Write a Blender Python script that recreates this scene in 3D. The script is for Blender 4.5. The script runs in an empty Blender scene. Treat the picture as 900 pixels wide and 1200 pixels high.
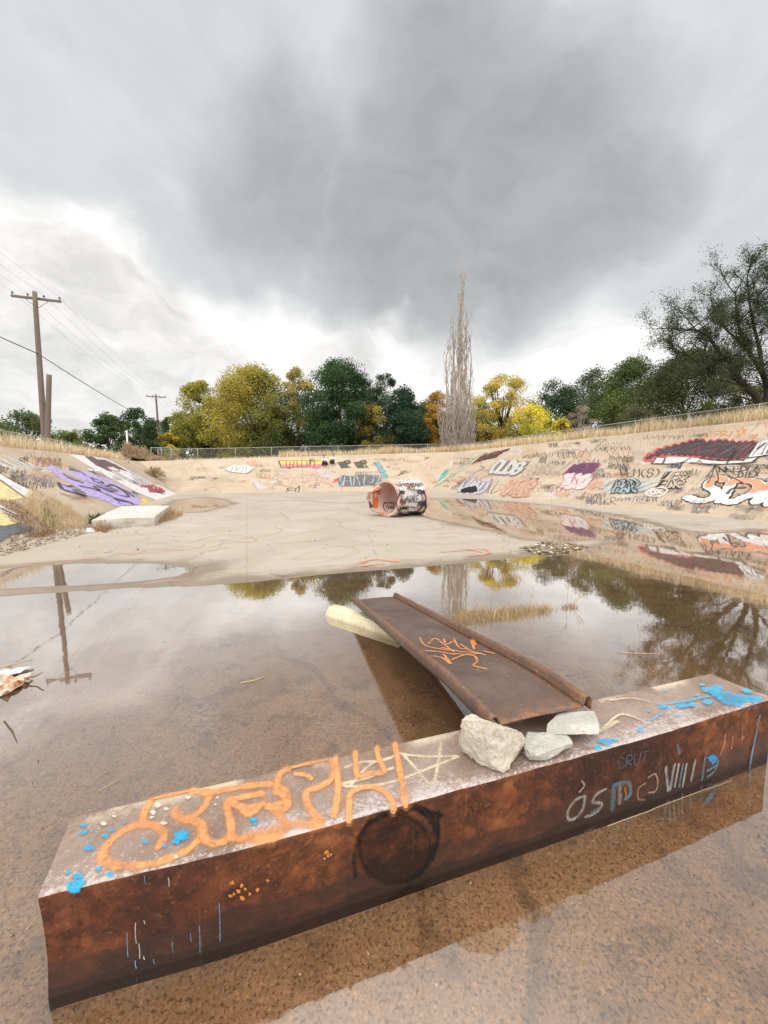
import bpy, bmesh, math, random
import numpy as np
from mathutils import Vector, Matrix, noise as mnoise
from mathutils.bvhtree import BVHTree
from mathutils.geometry import delaunay_2d_cdt

random.seed(7)
RNG = np.random.default_rng(11)
scene = bpy.context.scene
COL = scene.collection
rad = math.radians

# ------------------------------------------------------------------ camera geometry
F = 450.0                       # focal length in pixels of the 900 x 1200 photograph
PITCH = math.atan(45 / 450)
SP, CP = math.sin(PITCH), math.cos(PITCH)
EYE = Vector((0, 0, 1.5))


def ray(u, v):
    x = (u - 450) / F
    y = (600 - v) / F
    return Vector((x, CP + y * SP, -SP + y * CP))


def gp(u, v, z=0.0):
    d = ray(u, v)
    return EYE + d * ((z - EYE.z) / d.z)


# ------------------------------------------------------------------ object helpers
def link(o, parent=None):
    COL.objects.link(o)
    if parent is not None:
        o.parent = parent
    return o


def tag(o, label=None, cat=None, group=None, kind=None):
    if label:
        o['label'] = label
    if cat:
        o['category'] = cat
    if group:
        o['group'] = group
    if kind:
        o['kind'] = kind
    return o


def empty(name, loc, label, cat, group=None):
    o = bpy.data.objects.new(name, None)
    o.location = Vector(loc)
    o.empty_display_size = 0.2
    link(o)
    return tag(o, label, cat, group)


def origin_of(parent):
    p = Vector((0, 0, 0))
    while parent is not None:
        p = p + parent.location
        parent = parent.parent
    return p


def copy_tree(o, parent=None):
    c = o.copy()
    COL.objects.link(c)
    c.parent = parent
    for ch in list(o.children):
        copy_tree(ch, c)
    return c


class MB:
    """collects geometry in world coordinates; build() links it as one mesh"""

    def __init__(self):
        self.v = []
        self.f = []
        self.mi = []

    def add(self, verts, faces, mi=0):
        n = len(self.v)
        self.v += [tuple(p) for p in verts]
        for fc in faces:
            self.f.append(tuple(i + n for i in fc))
            self.mi.append(mi)

    def box(self, c, sx, sy, sz, ax=None, mi=0):
        """box centred on c; ax = 3 unit axes"""
        c = Vector(c)
        ax = ax or (Vector((1, 0, 0)), Vector((0, 1, 0)), Vector((0, 0, 1)))
        vs = []
        for k in (-1, 1):
            for j in (-1, 1):
                for i in (-1, 1):
                    vs.append(c + ax[0] * (i * sx / 2) + ax[1] * (j * sy / 2) + ax[2] * (k * sz / 2))
        self.add(vs, [(0, 2, 3, 1), (4, 5, 7, 6), (0, 1, 5, 4), (2, 6, 7, 3), (0, 4, 6, 2), (1, 3, 7, 5)], mi)

    def tube(self, pts, radii, n=6, mi=0, caps=True):
        pts = [Vector(p) for p in pts]
        if not hasattr(radii, '__len__'):
            radii = [radii] * len(pts)
        rings = []
        ref = None
        for i, p in enumerate(pts):
            t = (pts[min(i + 1, len(pts) - 1)] - pts[max(i - 1, 0)])
            if t.length < 1e-9:
                t = Vector((0, 0, 1))
            t.normalize()
            if ref is None:
                ref = Vector((1, 0, 0)) if abs(t.x) < .8 else Vector((0, 1, 0))
            s = t.cross(ref).normalized()
            ref = s.cross(t).normalized()
            q = s.cross(t)
            rings.append([p + (s * math.cos(2 * math.pi * k / n) + q * math.sin(2 * math.pi * k / n)) * radii[i] for k in range(n)])
        vs = [p for r in rings for p in r]
        fs = []
        for i in range(len(rings) - 1):
            for k in range(n):
                a, b = i * n + k, i * n + (k + 1) % n
                fs.append((a, b, b + n, a + n))
        if caps:
            fs.append(tuple(range(n - 1, -1, -1)))
            m = (len(rings) - 1) * n
            fs.append(tuple(range(m, m + n)))
        self.add(vs, fs, mi)

    def build(self, name, mat, parent=None, smooth=False, bevel=0, seg=2):
        me = bpy.data.meshes.new(name)
        off = origin_of(parent) if parent is not None else Vector((0, 0, 0))
        me.from_pydata([(p[0] - off.x, p[1] - off.y, p[2] - off.z) for p in self.v], [], self.f)
        mats = mat if isinstance(mat, (list, tuple)) else [mat]
        for m in mats:
            me.materials.append(m)
        me.polygons.foreach_set('material_index', self.mi)
        bm = bmesh.new()
        bm.from_mesh(me)
        bmesh.ops.recalc_face_normals(bm, faces=bm.faces)
        bm.to_mesh(me)
        bm.free()
        if smooth:
            me.polygons.foreach_set('use_smooth', [True] * len(me.polygons))
        me.update()
        o = bpy.data.objects.new(name, me)
        link(o, parent)
        if bevel:
            m = o.modifiers.new('bevel', 'BEVEL')
            m.width = bevel
            m.segments = seg
            m.limit_method = 'ANGLE'
        return o


def fast_mesh(name, verts, loops, totals, mat, parent=None, cols=None, smooth=False):
    """verts (n,3) world; loops flat vertex indices; totals corners per face; cols per vertex (n,3)"""
    verts = np.asarray(verts, dtype=np.float32)
    if parent is not None:
        verts = verts - np.array(origin_of(parent), dtype=np.float32)
    me = bpy.data.meshes.new(name)
    me.vertices.add(len(verts))
    me.vertices.foreach_set('co', verts.ravel())
    loops = np.asarray(loops, dtype=np.int32)
    totals = np.asarray(totals, dtype=np.int32)
    me.loops.add(len(loops))
    me.loops.foreach_set('vertex_index', loops)
    me.polygons.add(len(totals))
    starts = np.zeros(len(totals), dtype=np.int32)
    starts[1:] = np.cumsum(totals)[:-1]
    me.polygons.foreach_set('loop_start', starts)
    me.polygons.foreach_set('loop_total', totals)
    if smooth:
        me.polygons.foreach_set('use_smooth', np.ones(len(totals), dtype=bool))
    me.update(calc_edges=True)
    if cols is not None:
        at = me.color_attributes.new('Col', 'FLOAT_COLOR', 'POINT')
        c4 = np.ones((len(verts), 4), dtype=np.float32)
        c4[:, :3] = cols
        at.data.foreach_set('color', c4.ravel())
    me.materials.append(mat)
    o = bpy.data.objects.new(name, me)
    return link(o, parent)


def rand_dirs(n):
    d = RNG.normal(size=(n, 3))
    return d / np.linalg.norm(d, axis=1, keepdims=True)


def leaves_mesh(name, cen, size, cols, mat, parent, aspect=.62):
    """one pointed leaf (a folded diamond) per centre"""
    n = len(cen)
    a = rand_dirs(n)
    b = np.cross(a, rand_dirs(n))
    b /= np.linalg.norm(b, axis=1, keepdims=True) + 1e-9
    s = np.asarray(size).reshape(-1, 1) * np.ones((n, 1))
    a = a * s * .5
    b = b * s * .5 * aspect
    nn = np.cross(a, b)
    nn /= np.linalg.norm(nn, axis=1, keepdims=True) + 1e-9
    v = np.stack([cen - a, cen + b + nn * s * .08, cen + a, cen - b + nn * s * .08], axis=1).reshape(-1, 3)
    loops = np.arange(4 * n)
    return fast_mesh(name, v, loops, np.full(n, 4), mat, parent, np.repeat(cols, 4, axis=0))


def blades_arrays(base, h, w, lean, cols):
    """bent grass blades; returns verts, loops, totals, cols"""
    n = len(base)
    th = RNG.uniform(0, 2 * np.pi, n)
    side = np.stack([np.cos(th), np.sin(th), np.zeros(n)], 1)
    ph = RNG.uniform(0, 2 * np.pi, n)
    ld = np.stack([np.cos(ph), np.sin(ph), np.zeros(n)], 1) * np.asarray(lean).reshape(-1, 1)
    h = np.asarray(h).reshape(-1, 1)
    w = np.asarray(w).reshape(-1, 1)
    up = np.array([[0, 0, 1.0]])
    m1 = base + up * h * .55 + ld * h * .3
    tip = base + up * h * (1 - .25 * np.asarray(lean).reshape(-1, 1)) + ld * h
    v = np.stack([base - side * w, base + side * w, m1 - side * w * .75, m1 + side * w * .75, tip], 1).reshape(-1, 3)
    idx = np.arange(n)[:, None] * 5
    loops = np.concatenate([idx + 0, idx + 1, idx + 3, idx + 2, idx + 2, idx + 3, idx + 4], 1).ravel()
    tot = np.tile([4, 3], n)
    return v, loops, tot, np.repeat(cols, 5, axis=0)


def grass_mesh(name, base, h, w, lean, cols, mat, parent=None):
    v, l, t, c = blades_arrays(np.asarray(base, float), h, w, lean, cols)
    return fast_mesh(name, v, l, t, mat, parent, c)


def vary(col, n, amt=.25):
    c = np.tile(np.array(col, float), (n, 1))
    return np.clip(c * (1 + RNG.uniform(-amt, amt, (n, 1))) * (1 + RNG.uniform(-amt * .3, amt * .3, (n, 3))), 0, 1)


# ------------------------------------------------------------------ material helpers
class NT:
    def __init__(self, name):
        self.m = bpy.data.materials.new(name)
        self.m.use_nodes = True
        self.t = self.m.node_tree
        self.p = self.t.nodes['Principled BSDF']
        self.out = self.t.nodes['Material Output']

    def n(self, typ, **kw):
        nd = self.t.nodes.new(typ)
        for k, v in kw.items():
            setattr(nd, k, v)
        return nd

    def set(self, sock, val):
        if hasattr(val, 'is_output') or isinstance(val, bpy.types.NodeSocket):
            self.t.links.new(val, sock)
        else:
            sock.default_value = val
        return self

    def pos(self, kind='Object', scale=(1, 1, 1), rot=(0, 0, 0)):
        tc = self.n('ShaderNodeTexCoord')
        mp = self.n('ShaderNodeMapping')
        mp.inputs['Scale'].default_value = scale
        mp.inputs['Rotation'].default_value = rot
        self.t.links.new(tc.outputs[kind], mp.inputs['Vector'])
        return mp.outputs['Vector']

    def noise(self, vec, scale, detail=4, rough=.55, dist=0):
        nd = self.n('ShaderNodeTexNoise')
        self.t.links.new(vec, nd.inputs['Vector'])
        nd.inputs['Scale'].default_value = scale
        nd.inputs['Detail'].default_value = detail
        nd.inputs['Roughness'].default_value = rough
        nd.inputs['Distortion'].default_value = dist
        return nd.outputs['Fac']

    def voro(self, vec, scale, feature='F1', out='Distance'):
        nd = self.n('ShaderNodeTexVoronoi')
        nd.feature = feature
        self.t.links.new(vec, nd.inputs['Vector'])
        nd.inputs['Scale'].default_value = scale
        return nd.outputs[out]

    def ramp(self, fac, stops):
        nd = self.n('ShaderNodeValToRGB')
        els = nd.color_ramp.elements
        while len(els) < len(stops):
            els.new(.5)
        for e, (p, c) in zip(els, stops):
            e.position = p
            e.color = (*c, 1) if hasattr(c, '__len__') else (c, c, c, 1)
        self.t.links.new(fac, nd.inputs['Fac'])
        return nd.outputs['Color']

    def mix(self, fac, a, b, mode='MIX'):
        nd = self.n('ShaderNodeMix', data_type='RGBA', blend_type=mode)
        self.set(nd.inputs[0], fac)
        self.set(nd.inputs[6], a if not (isinstance(a, tuple) and len(a) == 3) else (*a, 1))
        self.set(nd.inputs[7], b if not (isinstance(b, tuple) and len(b) == 3) else (*b, 1))
        return nd.outputs[2]

    def math(self, op, a, b=0.0, c=None, clamp=False):
        nd = self.n('ShaderNodeMath', operation=op, use_clamp=clamp)
        self.set(nd.inputs[0], a)
        self.set(nd.inputs[1], b)
        if c is not None:
            self.set(nd.inputs[2], c)
        return nd.outputs[0]

    def mrange(self, v, a, b, c=0.0, d=1.0, smooth=True):
        nd = self.n('ShaderNodeMapRange')
        if smooth:
            nd.interpolation_type = 'SMOOTHSTEP'
        self.set(nd.inputs['Value'], v)
        for k, x in (('From Min', a), ('From Max', b), ('To Min', c), ('To Max', d)):
            self.set(nd.inputs[k], x)
        return nd.outputs['Result']

    def sep(self, vec):
        nd = self.n('ShaderNodeSeparateXYZ')
        self.t.links.new(vec, nd.inputs[0])
        return nd.outputs

    def attr(self, name='Col'):
        return self.n('ShaderNodeAttribute', attribute_name=name)

    def bump(self, h, dist=.01, strength=1.0):
        nd = self.n('ShaderNodeBump')
        nd.inputs['Strength'].default_value = strength
        nd.inputs['Distance'].default_value = dist
        self.t.links.new(h, nd.inputs['Height'])
        self.t.links.new(nd.outputs['Normal'], self.p.inputs['Normal'])

    def base(self, c, rough=.8, spec=.4):
        self.set(self.p.inputs['Base Color'], c if not (isinstance(c, tuple) and len(c) == 3) else (*c, 1))
        self.set(self.p.inputs['Roughness'], rough)
        self.p.inputs['Specular IOR Level'].default_value = spec
        return self.m


def mat_plain(name, c, rough=.75, var=.25, scale=8, bump=0.0):
    t = NT(name)
    v = t.pos('Object')
    n = t.noise(v, scale, 5)
    col = t.mix(n, tuple(x * (1 - var) for x in c), tuple(min(1, x * (1 + var)) for x in c))
    if bump:
        t.bump(n, bump)
    return t.base(col, rough)


def mat_leaf(name, trans=.35, rough=.6):
    t = NT(name)
    a = t.attr()
    rnd = t.n('ShaderNodeNewGeometry').outputs['Random Per Island']
    col = t.mix(1.0, a.outputs['Color'], t.ramp(rnd, [(0, .7), (1, 1.3)]), 'MULTIPLY')
    t.base(col, rough, .3)
    tr = t.n('ShaderNodeBsdfTranslucent')
    t.t.links.new(col, tr.inputs['Color'])
    mx = t.n('ShaderNodeMixShader')
    mx.inputs[0].default_value = trans
    t.t.links.new(t.p.outputs[0], mx.inputs[1])
    t.t.links.new(tr.outputs[0], mx.inputs[2])
    t.t.links.new(mx.outputs[0], t.out.inputs[0])
    return t.m


def mat_bank():
    t = NT('weathered_bank_concrete')
    v = t.pos('Object')
    big = t.noise(v, .35, 5, .6, .6)
    mid = t.noise(v, 2.2, 6, .65)
    fine = t.noise(v, 30, 4, .6)
    c = t.ramp(big, [(.25, (.36, .290, .215)), (.5, (.46, .375, .285)), (.75, (.53, .445, .35))])
    c = t.mix(t.mrange(mid, .35, .75), c, t.mix(.5, c, (.40, .30, .21)))
    c = t.mix(t.math('MULTIPLY', t.mrange(fine, .52, .75), .35), c, (.60, .53, .44))
    sp = t.voro(v, 26)
    c = t.mix(t.math('MULTIPLY', t.mrange(sp, .22, .05), .3), c, (.22, .16, .11))
    # dusty drip streaks running down the slope
    uv = t.pos('UV', (60, 1.3, 1))
    st = t.noise(uv, 1.0, 4, .6)
    c = t.mix(t.math('MULTIPLY', t.mrange(st, .56, .8), .35), c, (.30, .23, .165))
    # casting joints every few metres
    uv2 = t.pos('UV', (13, 1, 1))
    sx = t.sep(uv2)[0]
    fr = t.math('ABSOLUTE', t.math('SUBTRACT', t.math('FRACT', sx), .5))
    wob = t.noise(v, 3, 3)
    j = t.mrange(t.math('ADD', fr, t.math('MULTIPLY', t.math('SUBTRACT', wob, .5), .012)), .4945, .498)
    c = t.mix(t.math('MULTIPLY', j, .65), c, (.13, .10, .075))
    t.bump(t.math('ADD', t.math('MULTIPLY', mid, .5), t.math('MULTIPLY', fine, .4)), .012, .7)
    return t.base(c, .9, .25)


def mat_floor():
    t = NT('basin_floor_concrete')
    v = t.pos('Object')
    z = t.sep(v)[2]
    big = t.noise(v, .3, 5, .6, .7)
    mid = t.noise(v, 1.7, 7, .65, .4)
    fine = t.noise(v, 40, 4, .65)
    dry = t.ramp(big, [(.3, (.34, .295, .245)), (.5, (.41, .36, .305)), (.72, (.47, .425, .37))])
    dry = t.mix(t.mrange(mid, .38, .72), dry, t.mix(.55, dry, (.40, .335, .265)))
    dry = t.mix(t.math('MULTIPLY', t.mrange(fine, .5, .8), .4), dry, (.34, .29, .24))
    # long dirt streaks left by drained water
    sv = t.pos('Object', (.35, 2.6, 1), (0, 0, rad(-20)))
    st = t.noise(sv, .9, 5, .6)
    dry = t.mix(t.math('MULTIPLY', t.mrange(st, .56, .74), .5), dry, (.30, .255, .205))
    blot = t.noise(v, 1.1, 7, .7, .8)
    dry = t.mix(t.math('MULTIPLY', t.mrange(blot, .54, .68), .5), dry, (.33, .265, .20))
    dry = t.mix(t.math('MULTIPLY', t.mrange(t.noise(v, 5, 6, .7), .58, .72), .35), dry, (.27, .21, .16))
    # slab joints
    jv = t.pos('Object', (1, 1, 1), (0, 0, -math.atan2(.335, .942)))
    js = t.sep(jv)
    for ax_, per_ in ((0, 4.9), (1, 6.1)):
        fr_ = t.math('ABSOLUTE', t.math('SUBTRACT', t.math('FRACT', t.math('DIVIDE', t.math('ADD', js[ax_], t.math('MULTIPLY', t.noise(v, 2.0, 4), .10)), per_)), .5))
        dry = t.mix(t.math('MULTIPLY', t.mrange(fr_, .4962, .4988), .28), dry, (.20, .165, .13))
    # cracks
    wv = t.n('ShaderNodeVectorMath', operation='ADD')
    nz = t.n('ShaderNodeTexNoise')
    nz.inputs['Scale'].default_value = 1.2
    nz.inputs['Detail'].default_value = 5
    t.t.links.new(v, nz.inputs['Vector'])
    t.t.links.new(v, wv.inputs[0])
    t.t.links.new(nz.outputs['Color'], wv.inputs[1])
    cr = t.voro(wv.outputs[0], .27, 'DISTANCE_TO_EDGE')
    crack = t.mrange(cr, .004, .0015)
    dry = t.mix(t.math('MULTIPLY', crack, .55), dry, (.16, .13, .10))
    # silt under the water
    mud = t.ramp(t.noise(v, .8, 6, .62, .4), [(.28, (.235, .132, .064)), (.5, (.335, .205, .112)), (.75, (.41, .285, .175))])
    blot = t.noise(v, 5.0, 6, .7, .3)
    mud = t.mix(t.math('MULTIPLY', t.mrange(blot, .50, .66), .55), mud, (.095, .055, .030))
    for sc_, f_ in ((60, .12), (140, .26)):
        gr = t.n('ShaderNodeTexVoronoi')
        gr.inputs['Scale'].default_value = sc_
        gr.inputs['Randomness'].default_value = 1.0
        t.t.links.new(v, gr.inputs['Vector'])
        cell = t.sep(gr.outputs['Color'])[0]
        mud = t.mix(f_, mud, t.mix(1.0, mud, t.ramp(cell, [(0, .25), (.35, .7), (.7, 1.1), (.9, 1.5), (1, 2.4)]), 'MULTIPLY'))
    grit = t.noise(v, 75, 5, .75)
    black = t.math('MULTIPLY', t.mrange(t.noise(v, 1.1, 4, .6), .52, .66), t.mrange(t.noise(v, 26, 5, .75), .48, .60))
    mud = t.mix(t.math('MULTIPLY', black, .8), mud, (.035, .026, .020))
    peb = t.mrange(grit, .55, .68)
    ccr = t.mrange(cr, .010, .004)
    mud = t.mix(t.math('MULTIPLY', ccr, .4), mud, (.09, .06, .04))
    wob = t.math('MULTIPLY', t.math('SUBTRACT', mid, .5), .012)
    zz = t.math('ADD', z, wob)
    under = t.mrange(zz, .001, -.014)
    wet = t.mrange(zz, .0085, .0025)
    damp = t.mix(1.0, dry, (.60, .54, .48), 'MULTIPLY')
    c = t.mix(wet, dry, damp)
    c = t.mix(under, c, mud)
    h = t.math('ADD', t.math('MULTIPLY', fine, .5), t.math('MULTIPLY', mid, .6))
    h = t.math('ADD', h, t.math('MULTIPLY', t.math('MULTIPLY', peb, under), .8))
    t.bump(h, .012, .8)
    return t.base(c, t.mrange(wet, 0, 1, .9, .45), .3)


def mat_water():
    t = NT('still_shallow_water')
    t.t.nodes.remove(t.p)
    fr = t.n('ShaderNodeFresnel')
    fr.inputs['IOR'].default_value = 1.34
    tr = t.n('ShaderNodeBsdfTransparent')
    tr.inputs['Color'].default_value = (.95, .91, .85, 1)
    gl = t.n('ShaderNodeBsdfGlossy')
    gl.inputs['Roughness'].default_value = .03
    gl.inputs['Color'].default_value = (1, 1, 1, 1)
    v = t.pos('Object')
    b = t.n('ShaderNodeBump')
    b.inputs['Strength'].default_value = .10
    b.inputs['Distance'].default_value = .01
    t.t.links.new(t.noise(v, 2.5, 3), b.inputs['Height'])
    t.t.links.new(b.outputs[0], gl.inputs['Normal'])
    mx = t.n('ShaderNodeMixShader')
    t.set(mx.inputs[0], t.math('MINIMUM', t.math('SUBTRACT', t.math('MULTIPLY', t.math('POWER', fr.outputs[0], .8), 2.95), .0), .64))
    t.t.links.new(tr.outputs[0], mx.inputs[1])
    t.t.links.new(gl.outputs[0], mx.inputs[2])
    t.t.links.new(mx.outputs[0], t.out.inputs[0])
    return t.m


def mat_rust_side():
    t = NT('rusted_beam_steel')
    v = t.pos('Object')
    z = t.sep(v)[2]
    n1 = t.noise(v, 2.3, 6, .62, .5)
    n2 = t.noise(v, 14, 6, .7)
    n3 = t.noise(v, 70, 4, .7)
    c = t.ramp(n1, [(.30, (.032, .012, .008)), (.43, (.078, .024, .011)), (.56, (.140, .044, .016)), (.74, (.235, .085, .026))])
    c = t.mix(t.mrange(n2, .42, .62), c, t.mix(.7, c, (.028, .012, .008)))
    c = t.mix(t.math('MULTIPLY', t.mrange(n2, .56, .74), t.math('MULTIPLY', t.mrange(n1, .48, .62), .75)), c, (.42, .15, .035))
    c = t.mix(t.math('MULTIPLY', t.mrange(n3, .55, .75), .45), c, (.30, .13, .06))
    pit = t.voro(v, 48)
    c = t.mix(t.math('MULTIPLY', t.mrange(pit, .17, .07), t.mrange(n2, .40, .55)), c, (.022, .010, .007))
    flake = t.n('ShaderNodeTexVoronoi')
    flake.inputs['Scale'].default_value = 30
    t.t.links.new(v, flake.inputs['Vector'])
    c = t.mix(.30, c, t.mix(1.0, c, t.ramp(t.sep(flake.outputs['Color'])[0], [(0, .35), (.6, 1.0), (1, 2.1)]), 'MULTIPLY'))
    # tide mark: the lower part soaked and dark
    sv = t.pos('Object', (1, 1, .001))
    tide = t.math('ADD', t.math('MULTIPLY', t.noise(sv, 3.1, 4, .55), .16), .035)
    low = t.mrange(t.math('SUBTRACT', z, tide), .012, -.006)
    c = t.mix(low, c, t.mix(.62, c, (.026, .012, .008)))
    tide2 = t.math('ADD', t.math('MULTIPLY', t.noise(sv, 6.0, 4, .6), .09), -.012)
    low2 = t.mrange(t.math('SUBTRACT', z, tide2), .006, -.004)
    c = t.mix(t.math('MULTIPLY', low2, .6), c, (.012, .006, .005))
    # pale vertical scratches and runs
    rv = t.pos('Object', (40, 40, 1.2))
    runs = t.noise(rv, 1.0, 3, .5)
    c = t.mix(t.math('MULTIPLY', t.mrange(runs, .66, .8), .25), c, (.36, .22, .13))
    t.bump(t.math('ADD', t.math('MULTIPLY', n2, .5), n3), .003, .8)
    return t.base(c, t.mrange(low, 0, 1, .8, .5), .3)


def mat_rust_top(axis_rot):
    t = NT('worn_painted_beam_top')
    v = t.pos('Object')
    lv = t.pos('Object', (1, 1, 1), (0, 0, -axis_rot))
    y = t.sep(lv)[1]                                    # across the beam: 0 at the front edge
    n1 = t.noise(v, 3, 6, .65, .4)
    n2 = t.noise(v, 75, 6, .8)
    n3 = t.noise(v, 160, 3, .7)
    c = t.ramp(n1, [(.3, (.185, .125, .095)), (.5, (.285, .210, .170)), (.75, (.39, .31, .265))])
    c = t.mix(t.mrange(n2, .45, .7), c, t.mix(.6, c, (.13, .07, .045)))
    # old white paint rubbed thin towards the front edge
    thr = t.mrange(y, -.03, .20, .44, .68, smooth=False)
    thr = t.math('ADD', thr, t.math('MULTIPLY', t.math('SUBTRACT', n1, .5), -.5))
    w = t.mrange(t.math('SUBTRACT', n2, thr), -.03, .09)
    c = t.mix(t.math('MULTIPLY', w, .72), c, (.56, .50, .49))
    # pale overspray along the far edge
    w2 = t.math('MULTIPLY', t.mrange(y, .215, .262), t.mrange(n1, .44, .56))
    c = t.mix(t.math('MULTIPLY', w2, .75), c, (.56, .49, .36))
    sp = t.voro(v, 60)
    c = t.mix(t.math('MULTIPLY', t.mrange(sp, .15, .08), .7), c, (.62, .58, .55))
    t.bump(t.math('ADD', n2, n3), .0018, .7)
    return t.base(c, .62, .4)


def mat_ramp():
    t = NT('brown_rusted_sheet_steel')
    v = t.pos('Object')
    n1 = t.noise(v, 2.6, 6, .65, .5)
    n2 = t.noise(v, 26, 6, .72)
    c = t.ramp(n1, [(.3, (.072, .045, .036)), (.52, (.112, .075, .060)), (.75, (.155, .108, .088))])
    c = t.mix(t.mrange(n2, .45, .7), c, t.mix(.5, c, (.07, .036, .026)))
    sp = t.voro(v, 20)
    c = t.mix(t.math('MULTIPLY', t.mrange(sp, .10, .05), .8), c, (.42, .38, .34))
    e = t.attr('edge').outputs['Fac']
    c = t.mix(t.math('MULTIPLY', e, t.mrange(n2, .38, .60)), c, (.25, .115, .055))
    t.bump(n2, .002, .6)
    return t.base(c, .5, .45)


def mat_rock(name, c0, c1, scale=1.0):
    t = NT(name)
    v = t.pos('Object')
    n1 = t.noise(v, 9 * scale, 6, .65)
    n2 = t.noise(v, 60 * scale, 5, .7)
    c = t.mix(t.mrange(n1, .3, .7), c0, c1)
    c = t.mix(t.math('MULTIPLY', t.mrange(n2, .55, .7), .6), c, tuple(x * .5 for x in c0))
    sp = t.voro(v, 55 * scale)
    c = t.mix(t.math('MULTIPLY', t.mrange(sp, .2, .1), .55), c, tuple(x * .32 for x in c0))
    t.bump(t.math('ADD', n1, t.math('MULTIPLY', n2, .6)), .006 / scale, .9)
    return t.base(c, .92, .25)


def mat_paint():
    t = NT('spray_paint')
    a = t.attr('Col')
    uv = t.n('ShaderNodeUVMap').outputs[0]
    s = t.sep(uv)
    e = t.math('MULTIPLY', t.math('MINIMUM', s[0], t.math('SUBTRACT', 1.0, s[0])), 2.0)
    v = t.pos('Object')
    rag = t.noise(v, 38, 5, .75)
    e = t.math('ADD', e, t.math('MULTIPLY', t.math('SUBTRACT', rag, .5), t.math('MULTIPLY', s[1], .9)))
    edge = t.mrange(e, 0.02, s[1])
    w = t.noise(v, 7, 6, .75)
    wear = t.mrange(w, .33, .58, .48, 1.0)
    f = t.noise(v, 60, 3, .7)
    al = t.math('MULTIPLY', t.math('MULTIPLY', edge, a.outputs['Alpha']), t.math('MULTIPLY', wear, t.mrange(f, .30, .52, .62, 1)))
    n2 = t.noise(v, 2.5, 4)
    col = t.mix(1.0, a.outputs['Color'], t.ramp(n2, [(.2, .86), (.8, 1.1)]), 'MULTIPLY')
    t.base(col, .7, .3)
    t.set(t.p.inputs['Alpha'], al)
    return t.m


def mat_dry_ground():
    t = NT('dry_earth')
    v = t.pos('Object')
    n1 = t.noise(v, .6, 6, .65)
    n2 = t.noise(v, 12, 5, .7)
    c = t.ramp(n1, [(.3, (.20, .14, .085)), (.6, (.34, .25, .15)), (.8, (.42, .33, .2))])
    c = t.mix(t.mrange(n2, .4, .7), c, t.mix(.5, c, (.16, .11, .07)))
    t.bump(n2, .03)
    return t.base(c, .95, .1)


def mat_bark(name, c0, c1):
    t = NT(name)
    v = t.pos('Object', (8, 8, 1.2))
    n = t.noise(v, 2, 5, .7)
    c = t.mix(n, c0, c1)
    t.bump(n, .02)
    return t.base(c, .9, .2)
# ------------------------------------------------------------------ world, light, camera
TH = math.atan2(.335, .942)
AX = Vector((math.cos(TH), math.sin(TH), 0))
BX = Vector((-math.sin(TH), math.cos(TH), 0))


def W(a, b, z=0.0):
    return AX * a + BX * b + Vector((0, 0, z))


def toAB(p):
    return p[0] * AX.x + p[1] * AX.y, p[0] * BX.x + p[1] * BX.y


SUN_EL, SUN_AZ = rad(52), rad(205)     # azimuth measured clockwise from +Y: behind the viewer, a little left


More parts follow.
